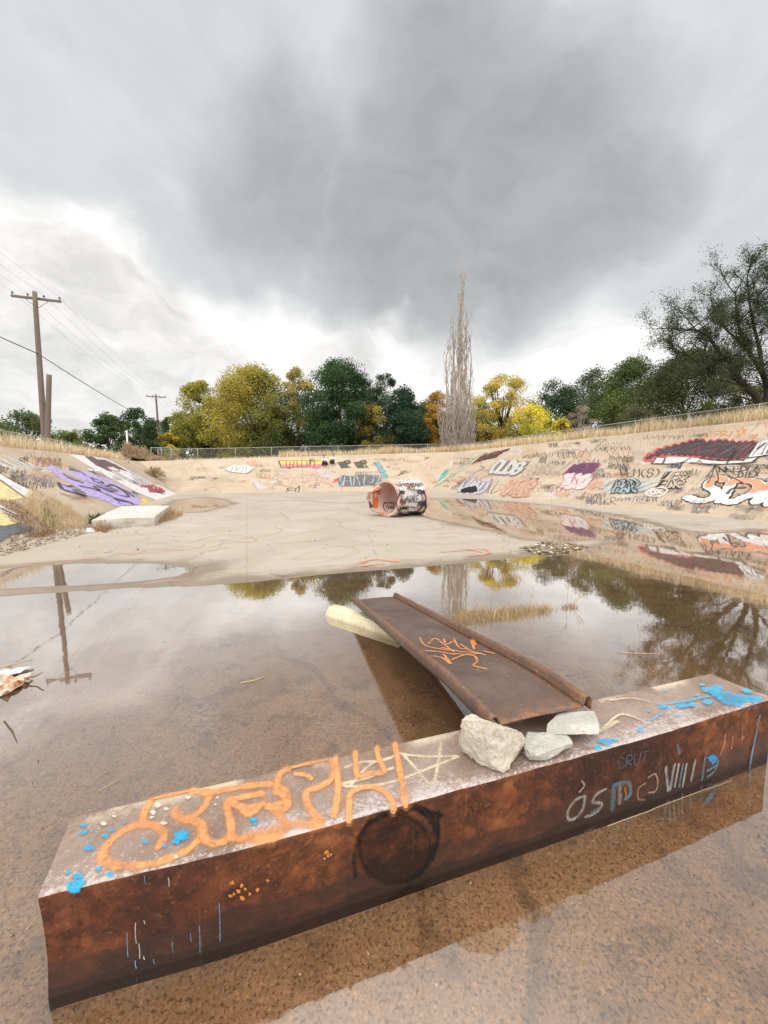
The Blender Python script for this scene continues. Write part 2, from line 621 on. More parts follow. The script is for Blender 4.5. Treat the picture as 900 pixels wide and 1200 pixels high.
def make_world():
    w = bpy.data.worlds.new('World')
    scene.world = w
    w.use_nodes = True
    t = w.node_tree
    t.nodes.clear()
    L = t.links.new

    def n(typ, **kw):
        nd = t.nodes.new(typ)
        for k, v in kw.items():
            setattr(nd, k, v)
        return nd

    def sset(s, v):
        if isinstance(v, bpy.types.NodeSocket):
            L(v, s)
        else:
            s.default_value = v

    def mt(op, a, b=0.0, clamp=False):
        nd = n('ShaderNodeMath', operation=op, use_clamp=clamp)
        sset(nd.inputs[0], a)
        sset(nd.inputs[1], b)
        return nd.outputs[0]

    def vm(op, a, b=None, scale=None):
        nd = n('ShaderNodeVectorMath', operation=op)
        sset(nd.inputs[0], a)
        if b is not None:
            sset(nd.inputs[1], b)
        if scale is not None:
            nd.inputs['Scale'].default_value = scale
        return nd.outputs['Value'] if op == 'DOT_PRODUCT' else nd.outputs[0]

    def mr(v, a, b, c=0.0, d=1.0):
        nd = n('ShaderNodeMapRange', interpolation_type='SMOOTHSTEP')
        for k, x in (('Value', v), ('From Min', a), ('From Max', b), ('To Min', c), ('To Max', d)):
            sset(nd.inputs[k], x)
        return nd.outputs['Result']

    def mixc(f, a, b):
        nd = n('ShaderNodeMix', data_type='RGBA')
        sset(nd.inputs[0], f)
        sset(nd.inputs[6], (*a, 1) if isinstance(a, tuple) else a)
        sset(nd.inputs[7], (*b, 1) if isinstance(b, tuple) else b)
        return nd.outputs[2]

    def noise(vec, sc, det=5, ro=.55, col=False):
        nd = n('ShaderNodeTexNoise')
        L(vec, nd.inputs['Vector'])
        nd.inputs['Scale'].default_value = sc
        nd.inputs['Detail'].default_value = det
        nd.inputs['Roughness'].default_value = ro
        return nd.outputs['Color' if col else 'Fac']

    d = vm('NORMALIZE', n('ShaderNodeTexCoord').outputs['Generated'])
    half = (.5, .5, .5)
    wp = vm('SCALE', vm('SUBTRACT', noise(d, 2.6, 3, .5, True), half), scale=.30)
    wp2 = vm('SCALE', vm('SUBTRACT', noise(d, 11, 4, .55, True), half), scale=.075)
    dw = vm('NORMALIZE', vm('ADD', vm('ADD', d, wp), wp2))

    def lobe(u, v, r0, r1):
        c = ray(u, v).normalized()
        return mr(vm('DOT_PRODUCT', dw, tuple(c)), math.cos(rad(r1)), math.cos(rad(r0)))

    def union(ls):
        a = ls[0]
        for b in ls[1:]:
            a = mt('MAXIMUM', a, b)
        return a

    dark = union([lobe(*q) for q in ((420, 215, 13, 17.5), (540, 185, 15, 20), (300, 90, 17, 22), (720, 180, 11, 17), (880, 120, 15, 23),
                                     (150, -15, 12, 16), (10, -60, 14, 18), (432, 325, 4, 7.5), (600, 20, 24, 34), (550, 275, 3, 8), (690, 250, 3, 9), (250, -160, 18, 28))])
    core = union([lobe(*q) for q in ((590, 250, 1, 18), (520, 150, 1, 14), (490, 275, 1, 19), (680, 240, 1, 11), (340, 215, 1, 13))])
    brite = union([lobe(*q) for q in ((190, 260, 1, 8), (110, 210, 1, 9), (270, 330, 1, 6), (330, 375, 1, 9), (620, 405, 3, 20), (480, 415, 2, 9), (760, 370, 2, 12), (20, 190, 1, 9))])
    mid = noise(dw, 4.2, 6, .58)
    stretch = n('ShaderNodeMapping')
    stretch.inputs['Scale'].default_value = (1.0, 1.0, 2.6)
    L(dw, stretch.inputs['Vector'])
    fine = noise(stretch.outputs[0], 9, 7, .6)
    lightv = mt('ADD', .90, mt('MULTIPLY', mt('SUBTRACT', mid, .5), .45))
    lightv = mt('ADD', lightv, mt('MULTIPLY', mt('SUBTRACT', fine, .5), .70))
    lightv = mt('ADD', lightv, mt('MULTIPLY', brite, .24))
    darkv = mt('SUBTRACT', .74, mt('MULTIPLY', core, .27))
    darkv = mt('ADD', darkv, mt('MULTIPLY', mt('SUBTRACT', mid, .5), .22))
    darkv = mt('ADD', darkv, mt('MULTIPLY', mt('SUBTRACT', fine, .5), .16))
    lc = n('ShaderNodeCombineColor')
    for k, g in zip(('Red', 'Green', 'Blue'), (1.0, .985, .965)):
        L(mt('MULTIPLY', lightv, g), lc.inputs[k])
    dc = n('ShaderNodeCombineColor')
    for k, g in zip(('Red', 'Green', 'Blue'), (.975, 1.0, 1.012)):
        L(mt('MULTIPLY', darkv, g), dc.inputs[k])
    c = mixc(dark, lc.outputs[0], dc.outputs[0])
    # unseen sky overhead and behind the viewer, brightened to light the scene
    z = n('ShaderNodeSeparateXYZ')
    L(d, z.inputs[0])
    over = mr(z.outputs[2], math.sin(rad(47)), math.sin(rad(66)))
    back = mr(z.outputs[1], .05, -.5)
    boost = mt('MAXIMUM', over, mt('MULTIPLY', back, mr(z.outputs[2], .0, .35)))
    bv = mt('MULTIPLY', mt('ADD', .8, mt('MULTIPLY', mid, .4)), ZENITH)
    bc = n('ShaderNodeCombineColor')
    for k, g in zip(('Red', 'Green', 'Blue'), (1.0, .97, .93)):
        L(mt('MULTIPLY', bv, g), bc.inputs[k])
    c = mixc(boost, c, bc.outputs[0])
    c10 = n('ShaderNodeVectorMath', operation='SCALE')
    L(c, c10.inputs[0])
    c10.inputs['Scale'].default_value = 10 / EXPO
    sky = n('ShaderNodeTexSky', sky_type='NISHITA')
    sky.sun_disc = False
    sky.sun_elevation = SUN_EL
    sky.sun_rotation = SUN_AZ
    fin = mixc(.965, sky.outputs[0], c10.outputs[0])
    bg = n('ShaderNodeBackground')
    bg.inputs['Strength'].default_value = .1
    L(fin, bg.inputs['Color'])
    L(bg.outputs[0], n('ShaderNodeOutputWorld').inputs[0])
    w.cycles.sampling_method = 'MANUAL'
    w.cycles.sample_map_resolution = 512


EXPO = 1.0
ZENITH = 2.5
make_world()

sl = bpy.data.lights.new('sun', 'SUN')
sl.energy = .85
sl.angle = rad(24)
sl.color = (1, .95, .88)
so = bpy.data.objects.new('sun', sl)
link(so)
sd = Vector((math.sin(SUN_AZ) * math.cos(SUN_EL), math.cos(SUN_AZ) * math.cos(SUN_EL), math.sin(SUN_EL)))
so.rotation_euler = (-sd).to_track_quat('-Z', 'Y').to_euler()
so.location = sd * 60

cam = bpy.data.cameras.new('camera')
cam.sensor_fit = 'HORIZONTAL'
cam.sensor_width = 36
cam.lens = 18
cam.clip_start = .05
cam.clip_end = 3000
co = bpy.data.objects.new('camera', cam)
co.location = EYE
co.rotation_euler = (math.pi / 2 - PITCH, 0, 0)
link(co)
scene.camera = co
scene.view_settings.view_transform = 'Standard'
scene.view_settings.look = 'None'
scene.view_settings.gamma = 1
scene.view_settings.exposure = math.log2(EXPO)
scene.cycles.max_bounces = 8
scene.cycles.transparent_max_bounces = 32
scene.cycles.use_denoising = True
scene.cycles.sample_clamp_indirect = 8

# ------------------------------------------------------------------ materials
M_BANK, M_FLOOR, M_WATER, M_PAINT, M_EARTH = mat_bank(), mat_floor(), mat_water(), mat_paint(), mat_dry_ground()
M_LEAF = mat_leaf('broad_leaves', .34)
M_DRY = mat_leaf('dry_grass_blades', .5, .8)
M_BARK = mat_bark('dark_bark', (.035, .027, .02), (.085, .066, .05))
M_DEADWOOD = mat_bark('bleached_dead_wood', (.27, .235, .20), (.46, .41, .355))
M_POLE = mat_bark('weathered_pole_timber', (.13, .105, .085), (.25, .21, .175))
M_GALV = mat_plain('galvanised_steel', (.36, .36, .35), .5, .15, 12)
M_WIRE = mat_plain('black_cable', (.03, .03, .03), .6, .1)
M_WIRE2 = mat_plain('grey_wire', (.30, .31, .32), .5, .1)

# ------------------------------------------------------------------ basin outline in (a, b) coordinates
AL, AR, BF, BN = -4.82, 14.88, 30.0, -14.0
TL, TR = AL - 4.32, AR + 6.53
ZL, ZR = 2.54, 3.84
CFL, CFR = (TL + .5, BF + 8.2), (TR, BF + 6.53)
CNL, CNR = (TL, BN - 4.32), (TR, BN - 6.53)

SURF = {}


def surf_add(key, obj):
    bpy.context.view_layer.update()
    me = obj.data
    mw = obj.matrix_world
    vs = [mw @ v.co for v in me.vertices]
    SURF[key] = BVHTree.FromPolygons(vs, [tuple(p.vertices) for p in me.polygons])


def hit(key, u, v):
    d = ray(u, v).normalized()
    loc, nor, _, _ = SURF[key].ray_cast(EYE, d)
    if loc is None:
        if key in 'LRF':                    # just below the foot of the bank: the floor
            return gp(u, v, .04), Vector((0, 0, 1))
        return None, None
    if nor.dot(d) > 0:
        nor = -nor
    return loc, nor


def bank(b0, b1, t0, t1, z0, z1, ou, label):
    """inclined concrete bank between base points b0-b1 and rim points t0-t1 (all in a, b)"""
    n = max(8, int((Vector(b1) - Vector(b0)).length / .5))
    m = 12
    vs, uvs = [], []
    B0, B1, T0, T1 = W(*b0), W(*b1), W(*t0, z0), W(*t1, z1)
    L = (B1 - B0).length
    O = AX * ou[0] + BX * ou[1]
    for j in range(m + 3):
        for i in range(n + 1):
            s = i / n
            base, top = B0.lerp(B1, s), T0.lerp(T1, s)
            q = -.04 + 1.04 * min(j, m) / m
            p = base.lerp(top, q)
            if j > 0 and 0 < i < n:
                k = .014 * (mnoise.noise(p * .35) + .4 * mnoise.noise(p * 1.3))
                p = p + Vector((0, 0, k))
            if j == m + 1:
                p = p + O * .35
            elif j == m + 2:
                p = p + O * .36 - Vector((0, 0, .35))
            if j == m:
                p = p + O * .05 * mnoise.noise(p * 1.1)
            vs.append(p)
            uvs.append((s * L / 39.0, q))
    fs = []
    w = n + 1
    for j in range(m + 2):
        for i in range(n):
            a = j * w + i
            fs.append((a, a + 1, a + w + 1, a + w))
    me = bpy.data.meshes.new('concrete_bank')
    me.from_pydata([tuple(p) for p in vs], [], fs)
    uvl = me.uv_layers.new(name='UVMap')
    for lp in me.loops:
        uvl.data[lp.index].uv = uvs[lp.vertex_index]
    bm = bmesh.new()
    bm.from_mesh(me)
    bmesh.ops.recalc_face_normals(bm, faces=bm.faces)
    bm.to_mesh(me)
    bm.free()
    me.materials.append(M_BANK)
    o = bpy.data.objects.new('concrete_bank', me)
    link(o)
    return tag(o, label, 'concrete bank')


BFL = BF + 1.5
bank_L = bank((AL, BN), (AL, BFL), CNL, CFL, ZL, ZL, (-1, 0), 'sloping concrete bank with the purple and the white panel murals, below the leaning stub pole')
bank_R = bank((AR, BN), (AR, BF), CNR, CFR, ZR, ZR, (1, 0), 'long sloping concrete bank crowded with tags and the big orange and white bubble letters')
bank_F = bank((AL, BFL), (AR, BF), CFL, CFR, ZL, ZR, (0, 1), 'far sloping concrete bank with the yellow and pink block letters where two people sit')
bank_N = bank((AL, BN), (AR, BN), CNL, CNR, ZL, ZR, (0, -1), 'plain concrete bank closing the basin behind the viewer')
for k, o in (('L', bank_L), ('R', bank_R), ('F', bank_F)):
    surf_add(k, o)

# ------------------------------------------------------------------ floor with shallow hollows, and the water in them
P_MAIN = [gp(u, v) for u, v in ((-250, 712), (-90, 705), (0, 699), (60, 695), (130, 690), (200, 688), (250, 686), (282, 683), (350, 676), (440, 668),
                                (520, 662), (560, 658), (610, 654), (632, 650), (665, 648), (690, 642), (722, 636), (700, 631), (650, 634), (612, 631),
                                (585, 623), (540, 615), (497, 604), (488, 596), (498, 583.5), (560, 585), (640, 592), (700, 600), (743, 608),
                                (770, 616), (795, 622), (830, 626), (900, 622), (1000, 629), (1300, 662))]
P_MAIN = [(p.x, p.y) for p in P_MAIN] + [tuple(W(AR - .25, 2))[:2], tuple(W(AR - .3, -10))[:2], tuple(W(AL + .5, -10))[:2], tuple(W(AL + .25, 0))[:2]]
P_TONGUE = [(p.x, p.y) for p in (gp(u, v) for u, v in ((-100, 674), (0, 667), (60, 662), (180, 660), (224, 668), (205, 676), (150, 682), (60, 688), (0, 691), (-100, 697)))]
P_FAR = [(p.x, p.y) for p in (gp(u, v) for u, v in ((208, 586), (238, 582.5), (262, 586), (272, 590), (235, 600), (206, 600), (200, 592)))]


def sdf(P, poly):
    """signed distance, positive inside; P (n,2)"""
    poly = np.array(poly)
    a = poly
    b = np.roll(poly, -1, axis=0)
    best = np.full(len(P), 1e9)
    ins = np.zeros(len(P), bool)
    for (ax, ay), (bx, by) in zip(a, b):
        ex, ey = bx - ax, by - ay
        px, py = P[:, 0] - ax, P[:, 1] - ay
        t = np.clip((px * ex + py * ey) / (ex * ex + ey * ey + 1e-12), 0, 1)
        dd = np.hypot(px - t * ex, py - t * ey)
        best = np.minimum(best, dd)
        cond = ((ay > P[:, 1]) != (by > P[:, 1]))
        with np.errstate(divide='ignore', invalid='ignore'):
            xi = ax + (P[:, 1] - ay) * ex / np.where(ey == 0, 1e-12, ey)
        ins ^= cond & (P[:, 0] < xi)
    return np.where(ins, best, -best)


def make_floor():
    st = .11
    aa = np.arange(AL - .3, AR + .3, st)
    bb = np.arange(BN - .3, BF + 1.9, st)
    A, B = np.meshgrid(aa, bb)
    X = A * AX.x + B * BX.x
    Y = A * AX.y + B * BX.y
    P = np.stack([X.ravel(), Y.ravel()], 1)
    s = np.maximum(np.maximum(sdf(P, P_MAIN), sdf(P, P_TONGUE)), sdf(P, P_FAR))
    nz = np.array([mnoise.noise((x * .9, y * .9, 0)) * .7 + mnoise.noise((x * 3.1, y * 3.1, 4)) * .3 for x, y in P])
    z = np.where(s > 0, -np.minimum(.045, .014 * s ** .7 + .0008), np.minimum(.06, .011 * np.abs(s) ** .75 + .0008))
    z += nz * .0032
    v = np.stack([P[:, 0], P[:, 1], z], 1)
    na, nb = len(aa), len(bb)
    i = (np.arange(nb - 1)[:, None] * na + np.arange(na - 1)[None, :]).ravel()
    loops = np.stack([i, i + 1, i + na + 1, i + na], 1).ravel()
    o = fast_mesh('basin_floor', v, loops, np.full(len(i), 4), M_FLOOR, None, None, True)
    return tag(o, 'cracked pale concrete floor of the drained basin', 'ground', None, 'structure')


floor = make_floor()
surf_add('G', floor)
wm = MB()
c = [W(AL - .02, BN - .05, 0), W(AR + .02, BN - .05, 0), W(AR + .02, BF + .05, 0), W(AL - .02, BFL + .05, 0)]
wm.add(c, [(0, 1, 2, 3)])
water = wm.build('water', M_WATER)
tag(water, 'shallow brown rainwater puddle mirroring the clouds and trees', 'water', None, 'structure')

# ------------------------------------------------------------------ land round the basin
def rim_loop(step=1.0):
    cs = [(CNL, ZL), (CNR, ZR), (CFR, ZR), (CFL, ZL)]
    out = []
    for k in range(4):
        (p, z), (q, zz) = cs[k], cs[(k + 1) % 4]
        n = int((Vector(q) - Vector(p)).length / step)
        for i in range(n):
            t = i / n
            out.append((Vector(p).lerp(Vector(q), t), z + (zz - z) * t))
    return out


def make_land():
    lp = rim_loop()
    ctr = Vector(((TL + TR) / 2, (BF + BN) / 2))
    offs = [0.0, .8, 2, 4, 8, 16, 35, 90, 260, 900]
    vs = []
    for o in offs:
        for p, z in lp:
            e = Vector((0, 0))
            # push straight out of the rim edge(s) the point sits on
            hx, hy = (TR - TL) / 2, (CFR[1] - CNL[1]) / 2
            q = p - ctr
            k = 1 + (o + .3) / min(hx, hy)
            r = ctr + Vector((q.x * (1 + (o + .3) / hx), q.y * (1 + (o + .3) / hy)))
            zz = z - .05 if o == 0 else (z + .02 if o < 10 else z + (2.2 - z) * min(1, (o - 8) / 80))
            wp = W(r.x, r.y, zz)
            if o >= .8:
                wp.z += .06 * mnoise.noise(wp * .5) + (.25 * mnoise.noise(wp * .06) if o > 5 else 0)
            vs.append(tuple(wp))
    n = len(lp)
    loops = []
    for j in range(len(offs) - 1):
        for i in range(n):
            a, b = j * n + i, j * n + (i + 1) % n
            loops += [a, b, b + n, a + n]
    o = fast_mesh('ground', np.array(vs), loops, np.full(len(loops) // 4, 4), M_EARTH, None, None, True)
    return tag(o, 'dry grassy land round the rim of the basin', 'ground', None, 'structure')


land = make_land()
surf_add('LAND', land)


def gz(x, y):
    h = SURF['LAND'].ray_cast(Vector((x, y, 60)), Vector((0, 0, -1)))[0]
    return h.z if h else 2.5


def floor_z(x, y):
    h = SURF['G'].ray_cast(Vector((x, y, 5)), Vector((0, 0, -1)))[0]
    return h.z if h else 0.0


def at(u, D, z=None):
    x = (u - 450) / F * D / ray(450, 515).y
    return Vector((x, D, gz(x, D) if z is None else z))


def zpx(v, D):
    r = ray(450, v)
    return EYE.z + D * r.z / r.y


def dp(u, v, D):
    """the point at distance D ahead that lies along the sight line of a photo position"""
    r = ray(u, v)
    return EYE + r * (D / r.y)
# ------------------------------------------------------------------ paint: strokes and fills laid on a surface
FONT = {}
for ln in '''A 00 24 40;12 32|B 00 04 34 43 32 02;32 41 30 00|C 43 34 14 03 01 10 30 41|D 00 04 24 42 41 20 00|E 44 04 00 40;02 32|F 44 04 00;02 32
G 43 34 14 03 01 10 30 41 42 22|H 00 04;40 44;02 42|I 20 24|J 44 41 30 10 01|K 00 04;44 02 40|L 04 00 40|M 00 04 22 44 40|N 00 04 40 44
O 10 01 03 14 34 43 41 30 10|P 00 04 34 43 32 02|Q 10 01 03 14 34 43 41 30 10;31 40|R 00 04 34 43 32 02 40|S 43 34 14 03 12 32 41 30 10 01|T 20 24;04 44
U 04 01 10 30 41 44|V 04 20 44|W 04 10 22 30 44|X 00 44;04 40|Y 04 22 44;22 20|Z 04 44 00 40|( 34 13 11 30|) 14 33 31 10|1 13 24 20|2 03 14 34 43 00 40|5 44 04 02 32 41 30 00|7 04 44 10'''.replace('\n', '|').split('|'):
    ch, rest = ln.strip().split(' ', 1)
    FONT[ch] = [[(int(c[0]) / 4, int(c[1]) / 4) for c in s.split()] for s in rest.split(';')]

INK = dict(black=(.035, .032, .035), dark=(.075, .065, .065), white=(.80, .78, .77), grey=(.42, .41, .41), orange=(.80, .27, .07), salmon=(.72, .33, .22),
           red=(.62, .10, .06), purple=(.50, .42, .74), maroon=(.16, .07, .09), teal=(.08, .45, .38), aqua=(.30, .52, .52), yellow=(.82, .66, .18), cream=(.80, .70, .42),
           pink=(.72, .25, .30), sky=(.45, .60, .66), blue=(.02, .36, .66), brown=(.20, .12, .08), slate=(.17, .18, .20), lilac=(.42, .38, .46), tan=(.55, .44, .33), dkorange=(.62, .30, .14), bone=(.66, .56, .40))


def smooth_px(pts, sub=5, closed=False):
    if len(pts) < 3:
        return list(pts)
    out = []
    n = len(pts)
    rng = range(n if closed else n - 1)
    for i in rng:
        if closed:
            p0, p1, p2, p3 = (pts[(i + k - 1) % n] for k in range(4))
        else:
            p0, p1, p2, p3 = pts[max(i - 1, 0)], pts[i], pts[i + 1], pts[min(i + 2, n - 1)]
        for k in range(sub):
            t = k / sub
            out.append(tuple(.5 * ((2 * b) + (-a + c) * t + (2 * a - 5 * b + 4 * c - d) * t * t + (-a + 3 * b - 3 * c + d) * t ** 3)
                             for a, b, c, d in zip(p0, p1, p2, p3)))
    out.append(pts[0] if closed else pts[-1])
    return out


class Paint:
    def __init__(self, key, lift=.006, dl=.0012, crop=(0, 0, 1), seg=.25):
        self.key, self.lift, self.dl, self.crop, self.seg = key, lift, dl, crop, seg
        self.v, self.f, self.uv, self.c = [], [], [], []

    def px(self, p):
        x0, y0, s = self.crop
        return (x0 + p[0] / s, y0 + p[1] / s)

    def up(self):
        self.lift += self.dl

    def world(self, pts):
        out = []
        for p in pts:
            q, n = hit(self.key, *self.px(p))
            if q is not None and not (self.key in 'LRF' and n.z > .999):
                out.append((q, n))
        return out

    def ribbon(self, pw, w, col, soft=.35, op=1.0):
        if len(pw) < 2:
            return
        # even out the spacing
        res = [pw[0]]
        for (a, na), (b, nb) in zip(pw[:-1], pw[1:]):
            k = max(1, int((b - a).length / self.seg))
            for i in range(1, k + 1):
                res.append((a.lerp(b, i / k), na.lerp(nb, i / k).normalized()))
        n0 = len(self.v)
        # round the ends
        m = len(res)
        ends_t = []
        for i, (p, nn) in enumerate(res):
            t = res[min(i + 1, m - 1)][0] - res[max(i - 1, 0)][0]
            if t.length < 1e-7:
                t = Vector((1, 0, 0))
            t.normalize()
            ends_t.append(t)
        ext = w * .35
        first, last = res[0], res[-1]
        res = [(first[0] - ends_t[0] * ext, first[1])] + res + [(last[0] + ends_t[-1] * ext, last[1])]
        ends_t = [ends_t[0]] + ends_t + [ends_t[-1]]
        m = len(res)
        rgb = INK[col] if isinstance(col, str) else col
        for i, (p, nn) in enumerate(res):
            s = nn.cross(ends_t[i]).normalized()
            ww = w / 2 * (.55 if i in (0, m - 1) else 1) * (1 + .10 * math.sin(i * 1.7 + n0))
            h = self.lift + self.dl * .6 * i / m
            self.v += [p - s * ww + nn * h, p + s * ww + nn * h]
            self.uv += [(0, soft), (1, soft)]
            self.c += [(*rgb, op if i not in (0, m - 1) else op * .8)] * 2
        for i in range(m - 1):
            a = n0 + 2 * i
            self.f.append((a, a + 1, a + 3, a + 2))
        self.up()

    def stroke(self, pts, w, col, soft=.35, op=1.0, closed=False, smooth=True, sub=5):
        if smooth:
            pts = smooth_px(pts, sub, closed)
        elif closed:
            pts = list(pts) + [pts[0]]
        self.ribbon(self.world(pts), w, col, soft, op)

    def fill(self, pts, col, op=1.0, smooth=False, edge=.05):
        if smooth:
            pts = smooth_px(pts, 4, True)[:-1]
        pw = self.world(pts)
        if len(pw) < 3:
            return
        n = sum((q[1] for q in pw), Vector()).normalized()
        ctr = sum((q[0] for q in pw), Vector()) / len(pw)
        ax = n.orthogonal().normalized()
        ay = n.cross(ax)
        p2 = [((q[0] - ctr).dot(ax), (q[0] - ctr).dot(ay)) for q in pw]
        dense = []
        for a, b in zip(p2, p2[1:] + p2[:1]):
            k = max(1, int(math.dist(a, b) / self.seg))
            dense += [(a[0] + (b[0] - a[0]) * i / k, a[1] + (b[1] - a[1]) * i / k) for i in range(k)]
        arr = np.array(dense)
        lo, hi = arr.min(0), arr.max(0)
        st = max(self.seg, (hi - lo).max() / 40)
        gx, gy = np.meshgrid(np.arange(lo[0], hi[0], st), np.arange(lo[1], hi[1], st))
        gg = np.stack([gx.ravel(), gy.ravel()], 1)
        inner = [tuple(q) for q in gg[sdf(gg, dense) > st * .3]] if len(gg) else []
        r = delaunay_2d_cdt([Vector(q) for q in dense] + [Vector(q) for q in inner], [], [list(range(len(dense)))], 1, 1e-5)
        n0 = len(self.v)
        rgb = INK[col] if isinstance(col, str) else col
        bv = SURF[self.key]
        for q in r[0]:
            g = ctr + ax * q.x + ay * q.y
            l2 = bv.find_nearest(g)[0]
            self.v.append((l2 if l2 is not None else g) + n * self.lift)
            self.uv.append((.5, .1))
            self.c.append((*rgb, op))
        for fc in r[2]:
            self.f.append(tuple(n0 + i for i in fc))
        self.up()
        if edge:
            self.ribbon(pw + pw[:1], edge, col, .9, op)

    def blob(self, u, v, r, col, op=1.0, k=9, sq=.6):
        pts = []
        for i in range(k):
            a = 2 * math.pi * i / k
            rr = r * random.uniform(.75, 1.5)
            pts.append((u + rr * math.cos(a), v + rr * math.sin(a) * sq))
        pw = self.world(smooth_px(pts, 3, True)[:-1])
        cw = self.world([(u, v)])
        if len(pw) < 4 or not cw:
            return
        n0 = len(self.v)
        rgb = INK[col] if isinstance(col, str) else col
        self.v.append(cw[0][0] + cw[0][1] * self.lift)
        self.uv.append((.5, .45))
        self.c.append((*rgb, op))
        for q, nn in pw:
            self.v.append(q + nn * self.lift)
            self.uv.append((.0, .45))
            self.c.append((*rgb, op))
        m = len(pw)
        for i in range(m):
            self.f.append((n0, n0 + 1 + i, n0 + 1 + (i + 1) % m))
        self.up()

    def text(self, s, bl, br, tr, tl, w, col, soft=.35, op=1.0, gap=.28, jit=.05, curl=True):
        n = len(s)
        for i, ch in enumerate(s):
            if ch not in FONT:
                continue
            x0, cw = i / n, (1 - gap) / n
            for pl in FONT[ch]:
                q = []
                for (x, y) in pl:
                    X = x0 + cw * (x + random.uniform(-jit, jit))
                    Y = y + random.uniform(-jit, jit)
                    q.append(tuple((bl[k] * (1 - X) + br[k] * X) * (1 - Y) + (tl[k] * (1 - X) + tr[k] * X) * Y for k in (0, 1)))
                self.stroke(q, w, col, soft, op, smooth=curl and ch in 'BCDGOPQRSU25()', sub=4)

    def scribble(self, x0, y0, x1, y1, k, w, col, op=.9, soft=.4, slant=0.0):
        """a fast handstyle: k loops between two corners"""
        pts = []
        n = k * 4
        for i in range(n + 1):
            t = i / n
            yy = .5 + .5 * math.sin(i * 1.9 + k) * random.uniform(.5, 1)
            xx = t + random.uniform(-.9, .9) / n
            pts.append((x0 + (x1 - x0) * xx + slant * (yy - .5), y0 + (y1 - y0) * yy))
        self.stroke(pts, w, col, soft, op, sub=4)

    def build(self, parent, label=None, name='graffiti'):
        off = origin_of(parent)
        me = bpy.data.meshes.new(name)
        me.from_pydata([tuple(p - off) for p in self.v], [], self.f)
        uvl = me.uv_layers.new(name='UVMap')
        li = np.zeros(len(me.loops), dtype=np.int32)
        me.loops.foreach_get('vertex_index', li)
        uvl.data.foreach_set('uv', np.array(self.uv, np.float32)[li].ravel())
        at_ = me.color_attributes.new('Col', 'FLOAT_COLOR', 'POINT')
        at_.data.foreach_set('color', np.array(self.c, np.float32).ravel())
        me.materials.append(M_PAINT)
        me.update()
        o = bpy.data.objects.new(name, me)
        link(o, parent)
        if label:
            o['label'] = label
        return o


# ------------------------------------------------------------------ the steel beam
UB = Vector((.9535, .3014, 0)).normalized()
VB = Vector((-UB.y, UB.x, 0))
BZ = .33
B_FL = Vector((-.962, .955, 0))
BLEN, BWID = 3.105, .28
beam = empty('steel_beam', B_FL, 'long rusty square steel beam lying in the water, its top tagged in orange', 'steel beam')
M_SIDE, M_TOP = mat_rust_side(), mat_rust_top(math.atan2(UB.y, UB.x))


def make_beam():
    n = 60
    prof = []           # (across, height, is_top)
    r = .014
    h0 = -.06
    for t in np.linspace(0, 1, 7):
        prof.append((.003 * math.sin(math.pi * t), h0 + (BZ - r - h0) * t))     # slightly hollow front face
    for a in (30, 60, 90):
        prof.append((r - r * math.cos(rad(a)), BZ - r + r * math.sin(rad(a))))
    for t in np.linspace(.06, .94, 9):
        prof.append((BWID * t, BZ - .004 * math.sin(math.pi * t)))
    for a in (90, 60, 30, 0):
        prof.append((BWID - r + r * math.cos(rad(a)), BZ - r + r * math.sin(rad(a))))
    for t in np.linspace(.85, 0, 5):
        prof.append((BWID, h0 + (BZ - r - h0) * t))
    m = len(prof)
    v, f, mi = [], [], []
    for i in range(n + 1):
        s = i / n
        for k, (y, z) in enumerate(prof):
            sk = .03 * (1 - s) * (y / BWID) * -1 - .012 * (1 - s) ** 8 * 0
            bow = 0.0
            if i == 0:      # flame-cut end, slightly hollow
                bow = .007 * math.sin(math.pi * max(0, min(1, z / BZ)))
            e0, e1 = min(1, s / .2), min(1, (1 - s) / .3)
            bulge = .024 * e0 * e0 * (3 - 2 * e0) * e1 * e1 * (3 - 2 * e1) * (1 - y / BWID)
            p = B_FL + UB * (s * BLEN + sk * (1 - s) + bow + .05 * s ** 5 * (1 - y / BWID)) + VB * (y - bulge) + Vector((0, 0, z))
            if abs(z - BZ) < .02:
                p.z += .0015 * mnoise.noise(p * 6)
                p += VB * .0035 * mnoise.noise(Vector((s * 40, y * 3, 0))) * (1 if y < .02 else 0)
            v.append(p)
    for i in range(n):
        for k in range(m - 1):
            a = i * m + k
            f.append((a, a + m, a + m + 1, a + 1))
            top = prof[k][1] > BZ - .009 and prof[k + 1][1] > BZ - .009
            mi.append(1 if top else 0)
    f.append(tuple(range(m)))
    mi.append(0)
    f.append(tuple(n * m + k for k in range(m - 1, -1, -1)))
    mi.append(0)
    b = MB()
    b.add(v, f)
    b.mi = mi
    o = b.build('box_section', [M_SIDE, M_TOP], beam, True)
    md = o.modifiers.new('es', 'EDGE_SPLIT')
    md.split_angle = rad(42)
    return o


# object coordinates of the top material run from the front left corner along UB / VB
beam_body = make_beam()
surf_add('BEAM', beam_body)

# orange letters on the top
C1, C2, C3 = (40, 860, 3.0), (280, 840, 3.0), (640, 840, 3.46)
ORG = (.72, .33, .135)
pt = Paint('BEAM', .0006, .00022, C2, .03)
WHT = (.70, .58, .42)
for st in ([(580, 135), (625, 185), (660, 228), (685, 232), (700, 165), (710, 92)], [(770, 140), (690, 172), (600, 208), (500, 238), (400, 246), (365, 240)],
           [(575, 132), (660, 140), (765, 138)], [(375, 178), (430, 160), (500, 155), (570, 128)], [(365, 235), (450, 215), (540, 180)], [(390, 245), (460, 170), (520, 150)]):
    pt.stroke(st, .020, WHT, .7, .85)
pt.build(beam, 'pale cream paint lines')
po = Paint('BEAM', .0022, .00022, C1, .02)
W_O = .038
_st = po.stroke


